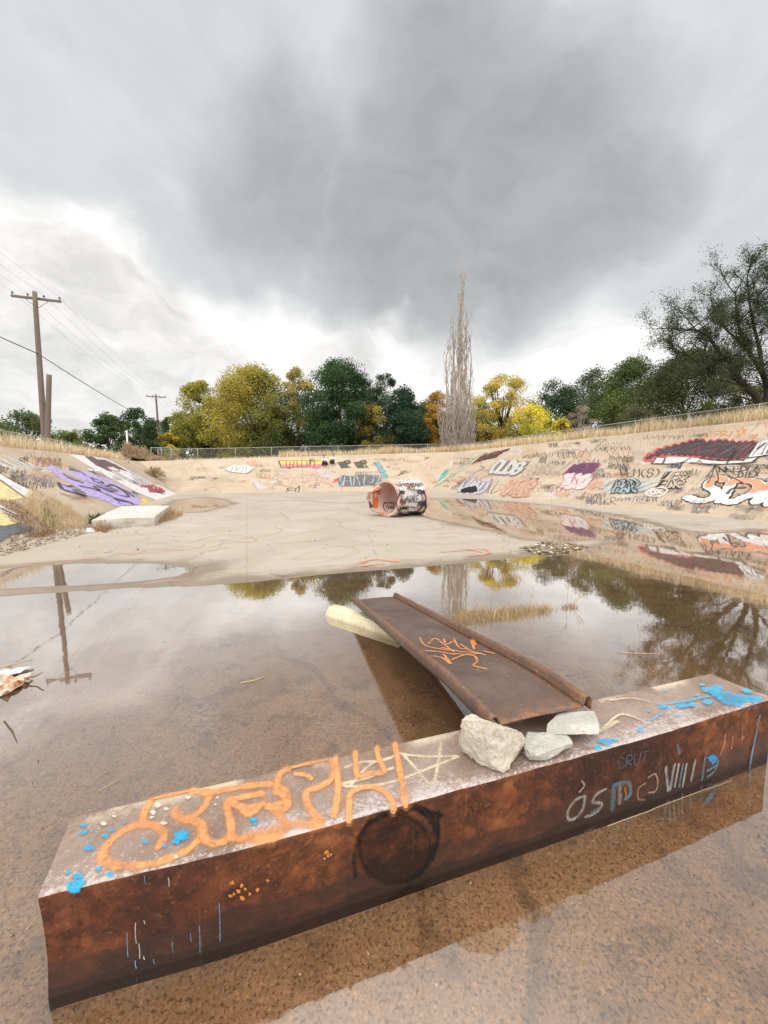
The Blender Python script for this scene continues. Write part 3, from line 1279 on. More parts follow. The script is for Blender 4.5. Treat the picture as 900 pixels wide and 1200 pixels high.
def po_stroke(pts, w, col, soft=.35, op=1.0, **k):
    _st(pts, w * 1.8, col, 1.0, .28)
    _st(pts, w, col, .62, .97)


po.stroke = po_stroke
po.dl = .00012
po.stroke([(442, 395), (455, 352), (425, 325), (365, 322), (300, 352), (250, 400), (243, 440), (285, 463), (370, 465), (450, 448), (530, 415), (580, 372), (590, 335), (570, 310), (525, 300), (498, 285), (495, 268)], W_O, ORG, .22)
po.stroke([(380, 318), (392, 268), (425, 228), (495, 205), (570, 203), (612, 212), (600, 255), (560, 290), (520, 298)], W_O * .9, ORG, .22)
po.stroke([(588, 320), (602, 372), (640, 388), (685, 368), (692, 325), (678, 245), (715, 228), (800, 212)], W_O, ORG, .22)
po.stroke([(600, 212), (690, 195), (770, 183), (835, 180), (885, 205), (880, 240), (838, 260), (872, 300), (888, 335), (850, 362), (790, 374), (720, 372), (685, 366)], W_O, ORG, .22)
po.stroke([(690, 240), (735, 262), (790, 255)], W_O, ORG, .22)
po.stroke([(735, 270), (760, 285), (800, 250)], W_O, ORG, .22)
po.crop = C2
po.stroke([(135, 250), (140, 215), (160, 192), (230, 165), (300, 148), (330, 165), (330, 215), (285, 248), (238, 268), (245, 320), (285, 378), (205, 380), (110, 405), (0, 432)], W_O, ORG, .22)
po.stroke([(338, 150), (348, 230), (345, 290), (335, 350)], W_O * .95, ORG, .22)
po.stroke([(200, 205), (235, 208), (255, 220)], W_O * .7, ORG, .25)
po.stroke([(100, 318), (160, 330), (170, 290), (130, 268)], W_O, ORG, .25)
po.stroke([(408, 122), (412, 175), (420, 212), (465, 200), (510, 198), (492, 150), (484, 108)], W_O * .85, ORG, .24)
po.stroke([(387, 360), (388, 300), (395, 270), (450, 250), (505, 262), (538, 300), (543, 326)], W_O * .85, ORG, .24)
po.stroke([(548, 100), (565, 190), (585, 308)], W_O * .9, ORG, .24)
po.build(beam, 'orange spray letters')
# blue and white splashes
ps = Paint('BEAM', .0042, .00012, C1, .02)
BLU = (.03, .36, .64)
for (u, v, r) in ((173, 325, 14), (172, 352, 17), (250, 362, 16), (275, 342, 13), (192, 405, 22), (120, 492, 10), (158, 505, 20), (135, 535, 20), (265, 495, 14), (228, 480, 14), (515, 362, 30),
                  (500, 385, 18), (392, 383, 14), (770, 305, 16), (775, 322, 13), (318, 318, 7), (204, 345, 7), (196, 382, 6), (170, 525, 14), (460, 398, 11), (150, 540, 26)):
    ps.blob(u, v, r, BLU, .95)
for (u, v, r) in ((245, 322, 14), (282, 295, 7), (435, 255, 14), (420, 283, 13), (415, 300, 9), (455, 320, 15), (465, 270, 9), (540, 230, 13), (645, 230, 6), (638, 255, 5), (500, 440, 8)):
    ps.blob(u, v, r, (.68, .64, .55), .9)
ps.crop = (450, 780, 2.0)
for (u, v, r) in ((800, 75, 38), (770, 60, 25), (835, 85, 36), (870, 80, 20), (700, 98, 14), (690, 120, 9), (720, 96, 14), (520, 182, 22), (500, 195, 14), (540, 178, 12), (745, 48, 8), (655, 100, 12), (620, 110, 6), (600, 155, 12),
                  (850, 62, 14), (660, 62, 6), (760, 90, 16), (730, 72, 8)):
    ps.blob(u, v, r, (.06, .40, .66), .8, sq=.45)
ps.stroke([(640, 95), (700, 88), (760, 75)], .02, (.06, .40, .66), .8, .7)
ps.stroke([(600, 150), (690, 95), (800, 70)], .015, (.06, .40, .66), .8, .5)
ps.stroke([(500, 165), (525, 140), (560, 118), (620, 140)], .014, WHT, .6, .9)
ps.stroke([(505, 160), (545, 135)], .03, WHT, .7, .8)
ps.stroke([(530, 85), (580, 80), (620, 88)], .018, WHT, .8, .6)
ps.build(beam, 'sky blue and white paint splashes', 'paint_splash')
# the front face: black ring, stencilled letters, drips
pf = Paint('BEAM', .0010, .0002, C2, .02)
BK = (.010, .008, .008)
pf.fill([(548 + 128 * math.cos(a * .2618), 462 + 122 * math.sin(a * .2618)) for a in range(24)], (.022, .010, .007), .55, True, .03)
pf.stroke([(620, 318), (668, 345), (692, 400), (690, 465), (655, 530), (600, 575)], .042, BK, .9, .95)
pf.stroke([(700, 335), (700, 420), (680, 500)], .018, BK, .9, .9)
pf.stroke([(600, 330), (520, 340), (460, 370), (420, 430), (405, 500), (410, 560)], .03, BK, .95, .6)
pf.stroke([(440, 390), (480, 340), (620, 322)], .02, BK, .9, .5)
pf.stroke([(640, 330), (710, 345)], .03, BK, .95, .8)
pf.stroke([(815, 315), (822, 330)], .014, BK, .9, .7)
pf.build(beam, 'black spray ring')
pl = Paint('BEAM', .0010, .0002, C3, .015)
LT, LB = (.42, .40, .35), (.13, .22, .27)
pl.stroke([(155, 322), (120, 335), (88, 380), (92, 415), (125, 405), (150, 365), (157, 325)], 0.0228, LT, .85, 0.58)
pl.stroke([(240, 292), (205, 312), (188, 345), (225, 350), (205, 385), (160, 405)], 0.0228, LT, .85, 0.58)
pl.stroke([(185, 385), (215, 370)], 0.0228, LB, .85, 0.62)
pl.stroke([(272, 290), (268, 370)], 0.0421, LB, .85, 0.58)
pl.stroke([(298, 270), (297, 345)], 0.0351, LT, .85, 0.35)
pl.stroke([(275, 275), (330, 265), (340, 310), (320, 330)], 0.0299, LB, .85, 0.58)
pl.stroke([(318, 290), (322, 320)], .014, (.36, .12, .04), .4, .8)
pl.stroke([(400, 268), (372, 290), (372, 330), (395, 335)], .013, (.30, .16, .10), .5, .8)
pl.stroke([(412, 245), (440, 230), (450, 265), (440, 300), (415, 305)], .013, (.38, .24, .17), .5, .7)
pl.stroke([(483, 205), (492, 295)], 0.0246, LT, .85, 0.62)
pl.stroke([(518, 195), (500, 290)], 0.0299, LT, .85, 0.62)
pl.stroke([(512, 215), (505, 280)], 0.0211, LB, .85, 0.62)
for x in (535, 552, 566):
    pl.stroke([(x, 190), (x - 16, 280)], 0.0156, LT if x != 552 else LB, .4, .8)
pl.stroke([(600, 178), (585, 255)], 0.0264, LT, .85, 0.62)
pl.stroke([(640, 170), (628, 250)], 0.0281, LB, .85, 0.66)
pl.stroke([(640, 165), (680, 160), (690, 190), (650, 215)], 0.0246, LB, .85, 0.62)
pl.stroke([(690, 185), (680, 215), (650, 240)], 0.0211, LB, .85, 0.62)
pl.blob(670, 170, 17, (.02, .24, .50), 1.0, 12, 1.1)
pl.text('CRUT', (290, 205), (410, 175), (420, 130), (290, 165), .010, (.10, .11, .13), .6, .6)
pl.stroke([(528, 115), (535, 145)], 0.0281, LB, .85, 0.47)
pl.stroke([(140, 255), (150, 275), (130, 300)], .012, (.42, .30, .22), .6, .7)
pl.stroke([(860, -5), (845, 70), (830, 140), (818, 205)], .022, (.14, .24, .30), .7, .8)
pl.stroke([(720, 70), (715, 110), (700, 150)], .022, (.40, .25, .16), .9, .5)
pl.stroke([(750, 80), (745, 125)], .018, (.40, .25, .16), .9, .5)
pl.stroke([(790, 20), (787, 95)], .005, (.45, .33, .25), .5, .5)
pl.build(beam, 'faded white and blue lettering on the rusty side')
pd = Paint('BEAM', .0012, .0002, (0, 860, 2.0), .015)
for (u, v0, v1, c_) in ((298, 465, 520, (.16, .38, .55)), (318, 442, 490, (.62, .58, .5)), (326, 490, 525, (.55, .5, .45)), (318, 530, 548, (.2, .4, .55)), (467, 448, 510, (.12, .28, .42)), (514, 395, 485, (.14, .30, .42)),
                        (405, 485, 510, (.14, .3, .42)), (447, 465, 485, (.14, .3, .42)), (338, 435, 442, (.6, .55, .5)), (395, 335, 355, (.6, .55, .5)), (361, 525, 535, (.14, .3, .42)), (338, 518, 526, (.6, .55, .5)), (340, 330, 350, (.14, .2, .25))):
    pd.stroke([(u, v0), (u + random.uniform(-1, 2), (v0 + v1) / 2), (u + 2, v1)], .0036, c_, .6, .75)
for (u, v) in ((545, 346), (566, 352), (549, 372), (568, 382), (586, 372), (604, 362), (628, 340), (560, 365), (575, 360), (540, 375), (768, 282), (760, 288), (775, 278), (765, 275)):
    pd.blob(u, v, random.uniform(3, 6), (.55, .24, .05), .9, 8, 1.0)
pd.build(beam, 'thin blue and white drips', 'paint_drip')


# ------------------------------------------------------------------ the sheet metal ramp
RAMP0 = Vector((-.295, 3.945, .185))
rd = Vector((.484 + .295, 1.535 - 3.945, 0))
RLEN = rd.length
rd.normalize()
rw = Vector((-rd.y, rd.x, 0))          # towards the right of the photo
RW = .455
M_RAMP = mat_ramp()
ramp = empty('sheet_metal_ramp', RAMP0 + rw * RW / 2, 'brown sheet metal ramp with rolled edges, propped on rubble on the steel beam', 'ramp')


def ramp_pt(s, y, z):
    """s 0..1 from the far end, y across from the left edge"""
    d = s * RLEN
    y = y * (.425 + .045 * s) / .455
    zf = .165
    zn = .432
    k = .88
    hz = zf + (zn - zf) * min(s, k) / k
    if s > k - .05:
        t = min(1, (s - (k - .05)) / .10)
        slope = (zn - zf) / k
        hz = zf + slope * (k - .05) + slope * .10 * (t - t * t / 2)
    return RAMP0 + rd * d + rw * y + Vector((0, 0, hz - .185 + z))


def sheet_strip(profile, n, name, thick=.006, jag=None, s1=1.0):
    """a bent sheet: profile points (across, up) carried along the ramp"""
    v, f = [], []
    m = len(profile)
    for i in range(n + 1):
        s = s1 * i / n
        for y, z in profile:
            dy, dz = jag(s, y, z) if jag else (0, 0)
            v.append(ramp_pt(s, y + dy, z + dz))
    for i in range(n):
        for k in range(m - 1):
            a = i * m + k
            f.append((a, a + 1, a + m + 1, a + m))
    b = MB()
    b.add(v, f)
    o = b.build(name, M_RAMP, ramp, True)
    at_ = o.data.attributes.new('edge', 'FLOAT', 'POINT')
    vals = []
    for i in range(n + 1):
        for y, z in profile:
            s = s1 * i / n
            e = max(0, (s - .95) / .05)
            vals.append(max(e, .7 if z > .03 else 0, max(0, 1 - abs(y - RW + .02) / .04) * .8))
    at_.data.foreach_set('value', vals)
    md = o.modifiers.new('thickness', 'SOLIDIFY')
    md.thickness = thick
    md.offset = 0
    return o


def dents(s, y, z):
    return (.004 * mnoise.noise(Vector((s * 9, y * 4, 3))), .004 * mnoise.noise(Vector((s * 7, y * 5, 9))))


deck = sheet_strip([(y, .004 * math.sin(y * 9)) for y in np.linspace(.01, RW - .01, 15)], 70, 'deck', .007, dents)
PR = [(.012, .0), (.006, .008), (.002, .028), (-.004, .038), (-.013, .042), (-.024, .040), (-.031, .032), (-.034, .016), (-.035, -.006), (-.033, -.026)]


def bent(s, y, z):
    k = .004 * mnoise.noise(Vector((s * 14, 1, 3)))
    q = .010 * mnoise.noise(Vector((s * 6, 7, 3))) if z > .03 else 0
    return (k + q * .5, q * .6)


sheet_strip(PR, 70, 'rolled_edge', .005, bent)
r2 = sheet_strip([(RW - y, z) for y, z in PR], 70, 'rolled_edge', .005, lambda s, y, z: tuple(-x for x in bent(s + 3, y, z)))
surf_add('DECK', deck)
pr = Paint('DECK', .0055, .00022, (360, 660, 2.5), .03)
RO = (.72, .30, .12)
for st in ([(305, 235), (330, 255), (390, 262), (430, 270)], [(330, 220), (350, 245), (420, 258)], [(355, 238), (375, 222), (400, 240), (430, 262)], [(400, 225), (408, 240), (425, 232)],
           [(350, 285), (365, 275), (395, 280), (420, 298), (412, 285), (400, 270)], [(425, 285), (460, 272), (490, 275), (498, 290), (488, 303), (525, 313)],
           [(430, 225), (445, 250), (470, 255)], [(450, 240), (480, 260), (520, 272)], [(395, 250), (450, 262), (500, 265)], [(480, 232), (490, 255)], [(430, 268), (470, 270), (510, 268)]):
    pr.stroke(st, .022, RO, .7, .85)
pr.stroke([(485, 228), (490, 242)], .04, (.75, .25, .06), .6, .9)
pr.stroke([(215, 160), (240, 165), (262, 172)], .006, (.5, .45, .4), .5, .7)
pr.stroke([(520, 262), (545, 268)], .03, (.75, .25, .06), .7, .8)
pr.build(ramp, 'orange sprayed squiggle')

# ------------------------------------------------------------------ rubble under the ramp
M_ROCK = mat_rock('broken_concrete', (.43, .385, .32), (.56, .51, .43))
M_ROCK2 = mat_rock('grey_concrete', (.38, .37, .33), (.53, .51, .46))


def chunk(name, label, cat, pts, mat, rough=.012, sub=3, group=None, seed=1):
    """broken lump: hull of the corner points, crumbled"""
    bm = bmesh.new()
    for p in pts:
        bm.verts.new(p)
    r = bmesh.ops.convex_hull(bm, input=bm.verts)
    bmesh.ops.delete(bm, geom=[g for g in r['geom_interior'] if isinstance(g, bmesh.types.BMVert)], context='VERTS')
    bmesh.ops.triangulate(bm, faces=bm.faces)
    bmesh.ops.subdivide_edges(bm, edges=bm.edges, cuts=sub, use_grid_fill=True)
    bmesh.ops.smooth_vert(bm, verts=bm.verts, factor=.14, use_axis_x=True, use_axis_y=True, use_axis_z=True)
    bmesh.ops.subdivide_edges(bm, edges=bm.edges, cuts=2, use_grid_fill=True)
    ctr = sum((v.co for v in bm.verts), Vector()) / len(bm.verts)
    low = min(v.co.z for v in bm.verts)
    s = Vector((seed, seed * 2.3, 0))
    bm.normal_update()
    for v in bm.verts:
        k = mnoise.noise(v.co * 11 + s) * .7 + mnoise.noise(v.co * 28 + s) * .45 + mnoise.noise(v.co * 75 + s) * .32 + mnoise.noise(v.co * 170 + s) * .18
        v.co += v.normal * k * rough
        v.co.z = max(v.co.z, low)
    base = Vector((ctr.x, ctr.y, low))
    for v in bm.verts:
        v.co -= base
    me = bpy.data.meshes.new(name)
    bm.to_mesh(me)
    bm.free()
    me.materials.append(mat)
    o = bpy.data.objects.new(name, me)
    o.location = base
    link(o)
    return tag(o, label, cat, group)


def pxz(*q):
    return [gp(u, v, z) for u, v, z in q]


T = BZ + .004
# (u, v, height): corners of each lump read off the photo and set on the beam
chunk('concrete_chunk', 'biggest broken concrete lump on the beam, wedged against the left corner of the ramp', 'rubble',
      pxz((538, 880, T), (556, 893, T), (590, 906, T), (612, 880, T + .0), (560, 862, T), (600, 858, T),
          (537, 866, T + .07), (541, 843, T + .18), (549, 836, T + .20), (592, 852, T + .18), (617, 866, T + .10), (606, 856, T + .155), (566, 845, T + .19), (574, 893, T + .04)), M_ROCK, .016, 3, None, 1)
chunk('concrete_chunk', 'low flat concrete piece lying on the beam between the big lump and the slab', 'rubble',
      pxz((614, 884, T), (620, 891, T), (640, 891, T), (671, 876, T), (666, 862, T), (616, 862, T), (618, 857, T + .05), (664, 860, T + .05), (672, 871, T + .045), (645, 879, T + .05), (630, 885, T + .045), (614, 877, T + .05)), M_ROCK2, .010, 3, None, 5)
chunk('concrete_chunk', 'thin grey concrete slab piece under the right corner of the ramp end', 'rubble',
      pxz((640, 861, T + .050), (702, 861, T + .050), (703, 850, T + .050), (695, 838, T + .050), (650, 845, T + .050), (640, 850, T + .080), (702, 849, T + .080), (697, 832, T + .080), (655, 836, T + .080)), M_ROCK2, .006, 3, None, 9)

# pale parking block under the far end of the ramp
M_BLOCK = mat_rock('pale_yellow_concrete', (.52, .46, .29), (.70, .66, .48), .6)


def make_block():
    p0, p1 = gp(381, 722, 0), gp(443, 742, 0)
    ax = (p1 - p0).normalized()
    ay = Vector((-ax.y, ax.x, 0))
    L = .92
    prof = [(0, -.05), (0, .02), (.022, .088), (.035, .098), (.135, .098), (.15, .088), (.172, .02), (.172, -.05)]
    v, f = [], []
    n = 24
    m = len(prof)
    for i in range(n + 1):
        for y, z in prof:
            e = 0
            p = p0 + ax * (L * i / n + (.02 * z / .1 if i == 0 else 0)) + ay * y + Vector((0, 0, z))
            p += Vector((mnoise.noise(p * 12), mnoise.noise(p * 12 + Vector((5, 0, 0))), mnoise.noise(p * 12 + Vector((0, 7, 0))))) * .006
            v.append(p)
    for i in range(n):
        for k in range(m - 1):
            a = i * m + k
            f.append((a, a + 1, a + m + 1, a + m))
    f.append(tuple(range(m)))
    f.append(tuple(n * m + k for k in range(m - 1, -1, -1)))
    b = MB()
    b.add([q - p0 for q in v], f)
    o = b.build('parking_block', M_BLOCK, None, False, .006)
    o.location = p0
    return tag(o, 'pale yellow parking block lying in the water under the far end of the ramp', 'parking block')


make_block()
# ------------------------------------------------------------------ the concrete pipe ring
M_PIPE = mat_rock('painted_pipe_concrete', (.54, .36, .30), (.66, .48, .42), .45)
PC = Vector((.06, 13.15, .655))
PD = Vector((math.sin(rad(45)), math.cos(rad(45)), 0))
PRT = Vector((PD.y, -PD.x, 0))
pipe = empty('concrete_pipe', PC - Vector((0, 0, .64)), 'graffiti covered broken concrete pipe section lying on the basin floor', 'concrete pipe')


def make_pipe():
    n, m, R, th, L = 96, 22, .64, .085, 1.56
    v, f = [], []

    def s0(phi):
        a = math.degrees(phi) % 360
        k = .02 * mnoise.noise(Vector((math.cos(phi) * 3, math.sin(phi) * 3, 2))) + .012 * mnoise.noise(Vector((math.cos(phi) * 12, math.sin(phi) * 12, 5)))
        if 128 < a < 152:
            k += .16 * min(1, (a - 128) / 6, (152 - a) / 5)
        if 152 <= a < 246:
            k -= .30 * min(1, (a - 150) / 8, (246 - a) / 22) * (1 + .25 * mnoise.noise(Vector((a * .08, 0, 0))))
        return k

    for side in (0, 1):
        for j in range(m + 1):
            t = j / m
            for i in range(n):
                ph = 2 * math.pi * i / n
                s = s0(ph) * (1 - t) ** 2 + L * t
                bell = .05 * min(1, max(0, (s - 1.18) / .08))
                r = R + bell if side == 0 else R - th + bell * .6
                if side == 0 and j == 0:
                    r -= .012
                r += .006 * mnoise.noise(Vector((math.cos(ph) * 3, math.sin(ph) * 3, s * 3)))
                v.append(PC + PD * s + PRT * (r * math.cos(ph)) + Vector((0, 0, r * math.sin(ph))))
    N = n * (m + 1)
    for sd_ in (0, 1):
        for j in range(m):
            for i in range(n):
                a, b = sd_ * N + j * n + i, sd_ * N + j * n + (i + 1) % n
                f.append((a, b, b + n, a + n))
    for j in (0, m):
        for i in range(n):
            a, b = j * n + i, j * n + (i + 1) % n
            f.append((a, b, b + N, a + N))
    mb = MB()
    mb.add(v, f)
    o = mb.build('shell', M_PIPE, pipe, True)
    md = o.modifiers.new('es', 'EDGE_SPLIT')
    md.split_angle = rad(50)
    return o


surf_add('PIPE', make_pipe())
pp = Paint('PIPE', .006, .0008, (410, 540, 8.18), .06)
pp.fill([(480, 215), (560, 190), (650, 190), (700, 260), (712, 340), (680, 430), (600, 470), (520, 480), (470, 420), (470, 300)], (.66, .57, .52), .8, True, .05)
pp.fill([(515, 310), (560, 290), (640, 300), (680, 350), (660, 420), (590, 440), (530, 410)], (.74, .72, .72), .95, True, .05)
for st, w in (([(440, 225), (500, 265), (475, 320), (452, 400), (462, 470), (500, 500)], .045), ([(560, 455), (590, 440), (625, 455), (625, 485), (580, 495), (555, 478)], .035),
              ([(690, 280), (725, 340), (720, 400), (690, 440), (640, 480), (570, 510), (490, 505)], .075), ([(720, 380), (725, 450), (690, 495), (600, 520)], .09), ([(500, 280), (560, 262), (600, 280), (650, 262), (690, 300)], .03),
              ([(470, 330), (500, 350), (480, 390), (510, 440), (490, 470)], .028), ([(540, 215), (580, 235), (610, 215), (640, 240)], .025), ([(600, 250), (640, 235), (690, 250)], .02), ([(510, 220), (540, 250), (600, 255)], .02),
              ([(640, 300), (690, 330), (700, 380)], .03), ([(560, 440), (520, 460), (470, 500)], .03), ([(455, 500), (520, 520), (600, 515)], .06), ([(680, 180), (700, 230), (745, 270)], .012), ([(640, 440), (660, 400), (690, 380)], .03)):
    pp.stroke(st, w * 1.35, INK['black'], .4, .95)
pp.text('AWAKE', (530, 400), (660, 395), (665, 330), (525, 335), .022, INK['slate'], .5, .9)
pp.text('ATK', (540, 325), (640, 325), (630, 298), (545, 300), .016, INK['slate'], .5, .9)
for st in ([(440, 190), (470, 205), (500, 180), (530, 200), (560, 172), (590, 195), (620, 168)], [(470, 175), (490, 215)], [(520, 168), (540, 205)], [(575, 165), (590, 205)]):
    pp.stroke(st, .03, INK['white'], .4, .95)
    pp.stroke([(a + 4, b + 6) for a, b in st], .014, INK['black'], .4, .9)
for (x0, y0, x1, y1, k, w, c_) in ((480, 225, 690, 190, 5, .07, 'white'), (470, 300, 530, 240, 3, .06, 'white'), (620, 290, 700, 240, 4, .06, 'white'), (480, 480, 640, 440, 5, .06, 'white'),
                                   (470, 260, 690, 215, 7, .035, 'black'), (465, 330, 520, 280, 4, .04, 'black'), (640, 330, 720, 270, 4, .04, 'black'), (470, 470, 560, 430, 5, .05, 'black'), (560, 520, 715, 470, 7, .07, 'black'),
                                   (650, 440, 725, 380, 4, .06, 'black'), (480, 420, 530, 350, 4, .035, 'black'), (600, 300, 660, 275, 4, .025, 'slate'), (540, 290, 600, 270, 4, .025, 'slate'), (470, 520, 640, 500, 6, .06, 'dark')):
    pp.scribble(x0, y0, x1, y1, k, w, INK[c_], .92, .35)
pp.text('AWAKE', (535, 402), (655, 396), (660, 328), (530, 334), .03, INK['black'], .4, .95)
pp.build(pipe, 'black and white graffiti outside the pipe')
pi_ = Paint('PIPE', .006, .0008, (410, 540, 8.18), .06)
pi_.scribble(215, 240, 292, 330, 4, .06, (.62, .14, .04), .95)
pi_.scribble(222, 320, 270, 480, 5, .055, (.66, .17, .05), .95)
pi_.stroke([(290, 235), (240, 270), (225, 330)], .05, (.60, .12, .04), .5, .9)
pi_.stroke([(225, 300), (265, 310), (320, 265)], .012, INK['brown'], .5, .8)
pi_.stroke([(330, 400), (320, 440), (335, 480), (360, 495)], .05, INK['black'], .4, .95)
pi_.stroke([(330, 405), (400, 405), (425, 420)], .05, INK['black'], .4, .95)
pi_.stroke([(350, 430), (380, 490), (400, 440)], .03, INK['white'], .4, .9)
pi_.scribble(350, 425, 425, 475, 3, .035, INK['black'], .95)
pi_.fill([(280, 505), (330, 495), (355, 525), (320, 540), (285, 530)], (.68, .25, .20), .8, True, .03)
pi_.blob(187, 430, 33, INK['black'], .97, 10, 1.1)
pi_.scribble(148, 320, 190, 380, 3, .02, INK['brown'], .8)
pi_.scribble(155, 280, 205, 330, 2, .02, (.3, .16, .12), .7)
pi_.scribble(165, 480, 260, 540, 3, .022, INK['white'], .9)
pi_.scribble(190, 500, 330, 548, 3, .014, INK['dark'], .8)
pi_.build(pipe, 'orange and black graffiti on the inner wall')

# ------------------------------------------------------------------ broken slab and things by the near bank
M_SLAB = mat_rock('pale_slab_concrete', (.50, .45, .38), (.60, .57, .52), .35)


def make_slab():
    top = [gp(u, v, .30) for u, v in ((107, 609.5), (124, 601), (142, 593), (172, 592.5), (199, 592.5), (190, 599), (181, 605.5), (150, 606.5), (128, 608))]
    n = 28
    ring = []
    for a, b in zip(top, top[1:] + top[:1]):
        for k in range(8):
            ring.append(a.lerp(b, k / 8))
    ctr = sum(ring, Vector()) / len(ring)
    v, f = [], []
    layers = [(.30, .985), (.285, 1.0), (.2, 1.0), (.1, .99), (-.06, .975)]
    for z, k in layers:
        for p in ring:
            q = ctr + (p - ctr) * k
            s = mnoise.noise(Vector((q.x * 3, q.y * 3, z * 6)))
            q = q + (p - ctr).normalized() * s * (.04 if z < .28 else .015)
            q.z = z + (.008 * s if z > .25 else 0)
            v.append(q)
    m = len(ring)
    for j in range(len(layers) - 1):
        for i in range(m):
            a, b = j * m + i, j * m + (i + 1) % m
            f.append((a, b, b + m, a + m))
    f.append(tuple(range(m)))
    o = MB()
    base = Vector((ctr.x, ctr.y, 0))
    o.add([q - base for q in v], f)
    s = o.build('concrete_slab', M_SLAB)
    s.location = base
    bpy.context.view_layer.update()
    surf_add('SLAB', s)
    tag(s, 'thick broken concrete slab lying on dirt at the foot of the bank beside dry grass', 'concrete slab')
    p = Paint('SLAB', .004, .0008, (80, 520, 6.43), .1)
    p.fill([(250, 555), (400, 480), (740, 475), (640, 540), (420, 560)], (.78, .76, .74), .75, True, .05)
    p.stroke([(420, 525), (500, 515), (560, 530), (620, 512)], .05, INK['salmon'], .7, .45)
    p.stroke([(330, 560), (420, 545), (600, 540)], .03, INK['grey'], .7, .4)
    p.build(s, 'faded white and pink paint')


make_slab()


def clod_field(name, label, area, n, smin, smax, mat, zoff=.0, kind='stuff', cat='gravel', flat=.6):
    """loose bits on the floor: area is a list of world xy polygons sampled by rejection"""
    poly = np.array([(p[0], p[1]) for p in area])
    lo, hi = poly.min(0), poly.max(0)
    pts = []
    while len(pts) < n:
        q = RNG.uniform(lo, hi, (n * 2, 2))
        q = q[sdf(q, poly) > 0]
        pts += [tuple(x) for x in q]
    pts = pts[:n]
    oct_v = np.array([(1, 0, 0), (0, 1, 0), (-1, 0, 0), (0, -1, 0), (.3, .2, 1), (-.2, -.3, -1)], float)
    oct_f = [(0, 1, 4), (1, 2, 4), (2, 3, 4), (3, 0, 4), (1, 0, 5), (2, 1, 5), (3, 2, 5), (0, 3, 5)]
    V, L = [], []
    for i, (x, y) in enumerate(pts):
        s = smin + (smax - smin) * RNG.random() ** 3
        a = RNG.uniform(0, 6.28)
        jj = oct_v * (1 + RNG.uniform(-.35, .35, (6, 3))) * s
        jj[:, 2] *= flat
        c_, s_ = math.cos(a), math.sin(a)
        jj = np.stack([jj[:, 0] * c_ - jj[:, 1] * s_, jj[:, 0] * s_ + jj[:, 1] * c_, jj[:, 2]], 1)
        z = floor_z(x, y) + s * flat * .35 + zoff
        V.append(jj + np.array([x, y, z]))
        for t in oct_f:
            L += [k + 6 * i for k in t]
    o = fast_mesh(name, np.concatenate(V), L, np.full(len(L) // 3, 3), mat)
    return tag(o, label, cat, None, kind)


def mat_gravel():
    t = NT('mixed_gravel')
    r = t.n('ShaderNodeNewGeometry').outputs['Random Per Island']
    c = t.ramp(r, [(0, (.07, .05, .035)), (.35, (.20, .14, .09)), (.75, (.36, .28, .20)), (1, (.60, .54, .45))])
    return t.base(c, .8)


M_GRAVEL = mat_gravel()
clod_field('gravel', 'small stones and grit lying on the bottom of the puddle', [(-2.6, .45), (2.6, .45), (4, 3.2), (2.6, 5.2), (-3.5, 5.0), (-3.2, 2)], 3500, .0015, .008, M_GRAVEL)
clod_field('gravel', 'patch of dark loose gravel on the dry spit between two puddles', [gp(u, v) for u, v in ((608, 643), (640, 636), (668, 637), (690, 641), (660, 649), (625, 650))], 420, .015, .06, M_GRAVEL, .005)
clod_field('gravel', 'scattered grit on the dry basin floor', [(-7, 7), (8, 9), (3, 28), (-9, 22)], 500, .008, .03, M_GRAVEL)
M_CLOD = mat_rock('dry_dirt_clods', (.22, .16, .105), (.40, .31, .215), .4)
clod_field('dirt', 'crumbled brown dirt along the foot of the bank', [gp(u, v) for u, v in ((-60, 668), (-60, 640), (20, 622), (60, 612), (110, 612), (200, 606), (212, 604), (205, 611), (150, 620), (105, 626), (60, 638), (0, 654))], 4200, .008, .04, M_CLOD, .0, flat=.75)

# thin litter: twigs and reeds
M_TWIG = mat_plain('dry_twig', (.42, .33, .22), .8, .3, 20)


def twig(name, pts, r, label, cat='twig', mat=None, group=None):
    pts = [Vector(p) for p in pts]
    o = bpy.data.objects.new(name, None)
    b = MB()
    base = pts[0].copy()
    pts2 = []
    for i, (a, c) in enumerate(zip(pts[:-1], pts[1:])):
        for k in range(5):
            q = a.lerp(c, k / 5)
            pts2.append(q + Vector((mnoise.noise(q * 9), mnoise.noise(q * 9 + Vector((3, 3, 3))), 0)) * r * 1.5 - base)
    pts2.append(pts[-1] - base)
    b.tube(pts2, [r * (1 - .5 * i / len(pts2)) for i in range(len(pts2))], 5)
    bpy.data.objects.remove(o)
    o = b.build(name, mat or M_TWIG, None, True)
    o.location = base
    return tag(o, label, cat, group)


twig('twig', [gp(283, 800, .004), gp(299, 797, .008), gp(312, 792, .006)], .006, 'short pale twig floating alone in open water between the pole reflection and the ramp')
twig('twig', [gp(-20, 787, .03), gp(20, 777, .05), gp(38, 773, .04)], .008, 'bare stick poking out of the water beyond the white sheet and cardboard')
twig('reed', [gp(712, 968, .003), gp(735, 960, .006), gp(770, 946, .004), gp(802, 934, .006), gp(842, 920, .004), gp(858, 914, .003)], .0017, 'long straw coloured reed floating along the front of the beam', 'reed', mat_plain('straw_reed', (.40, .32, .20), .7))
twig('twig', [gp(722, 764, .003), gp(757, 766, .012), gp(775, 766, .004)], .004, 'thin pale twig lying in the water behind the right end of the beam')
twig('straw', [gp(116, 927, .003), gp(145, 910, .005)], .0018, 'thin straw lying in the shallow water behind the left end of the beam', 'straw')
twig('straw', [gp(30, 1090, .003), gp(45, 1072, .012)], .0018, 'thin straw leaning against the left end of the beam', 'straw')
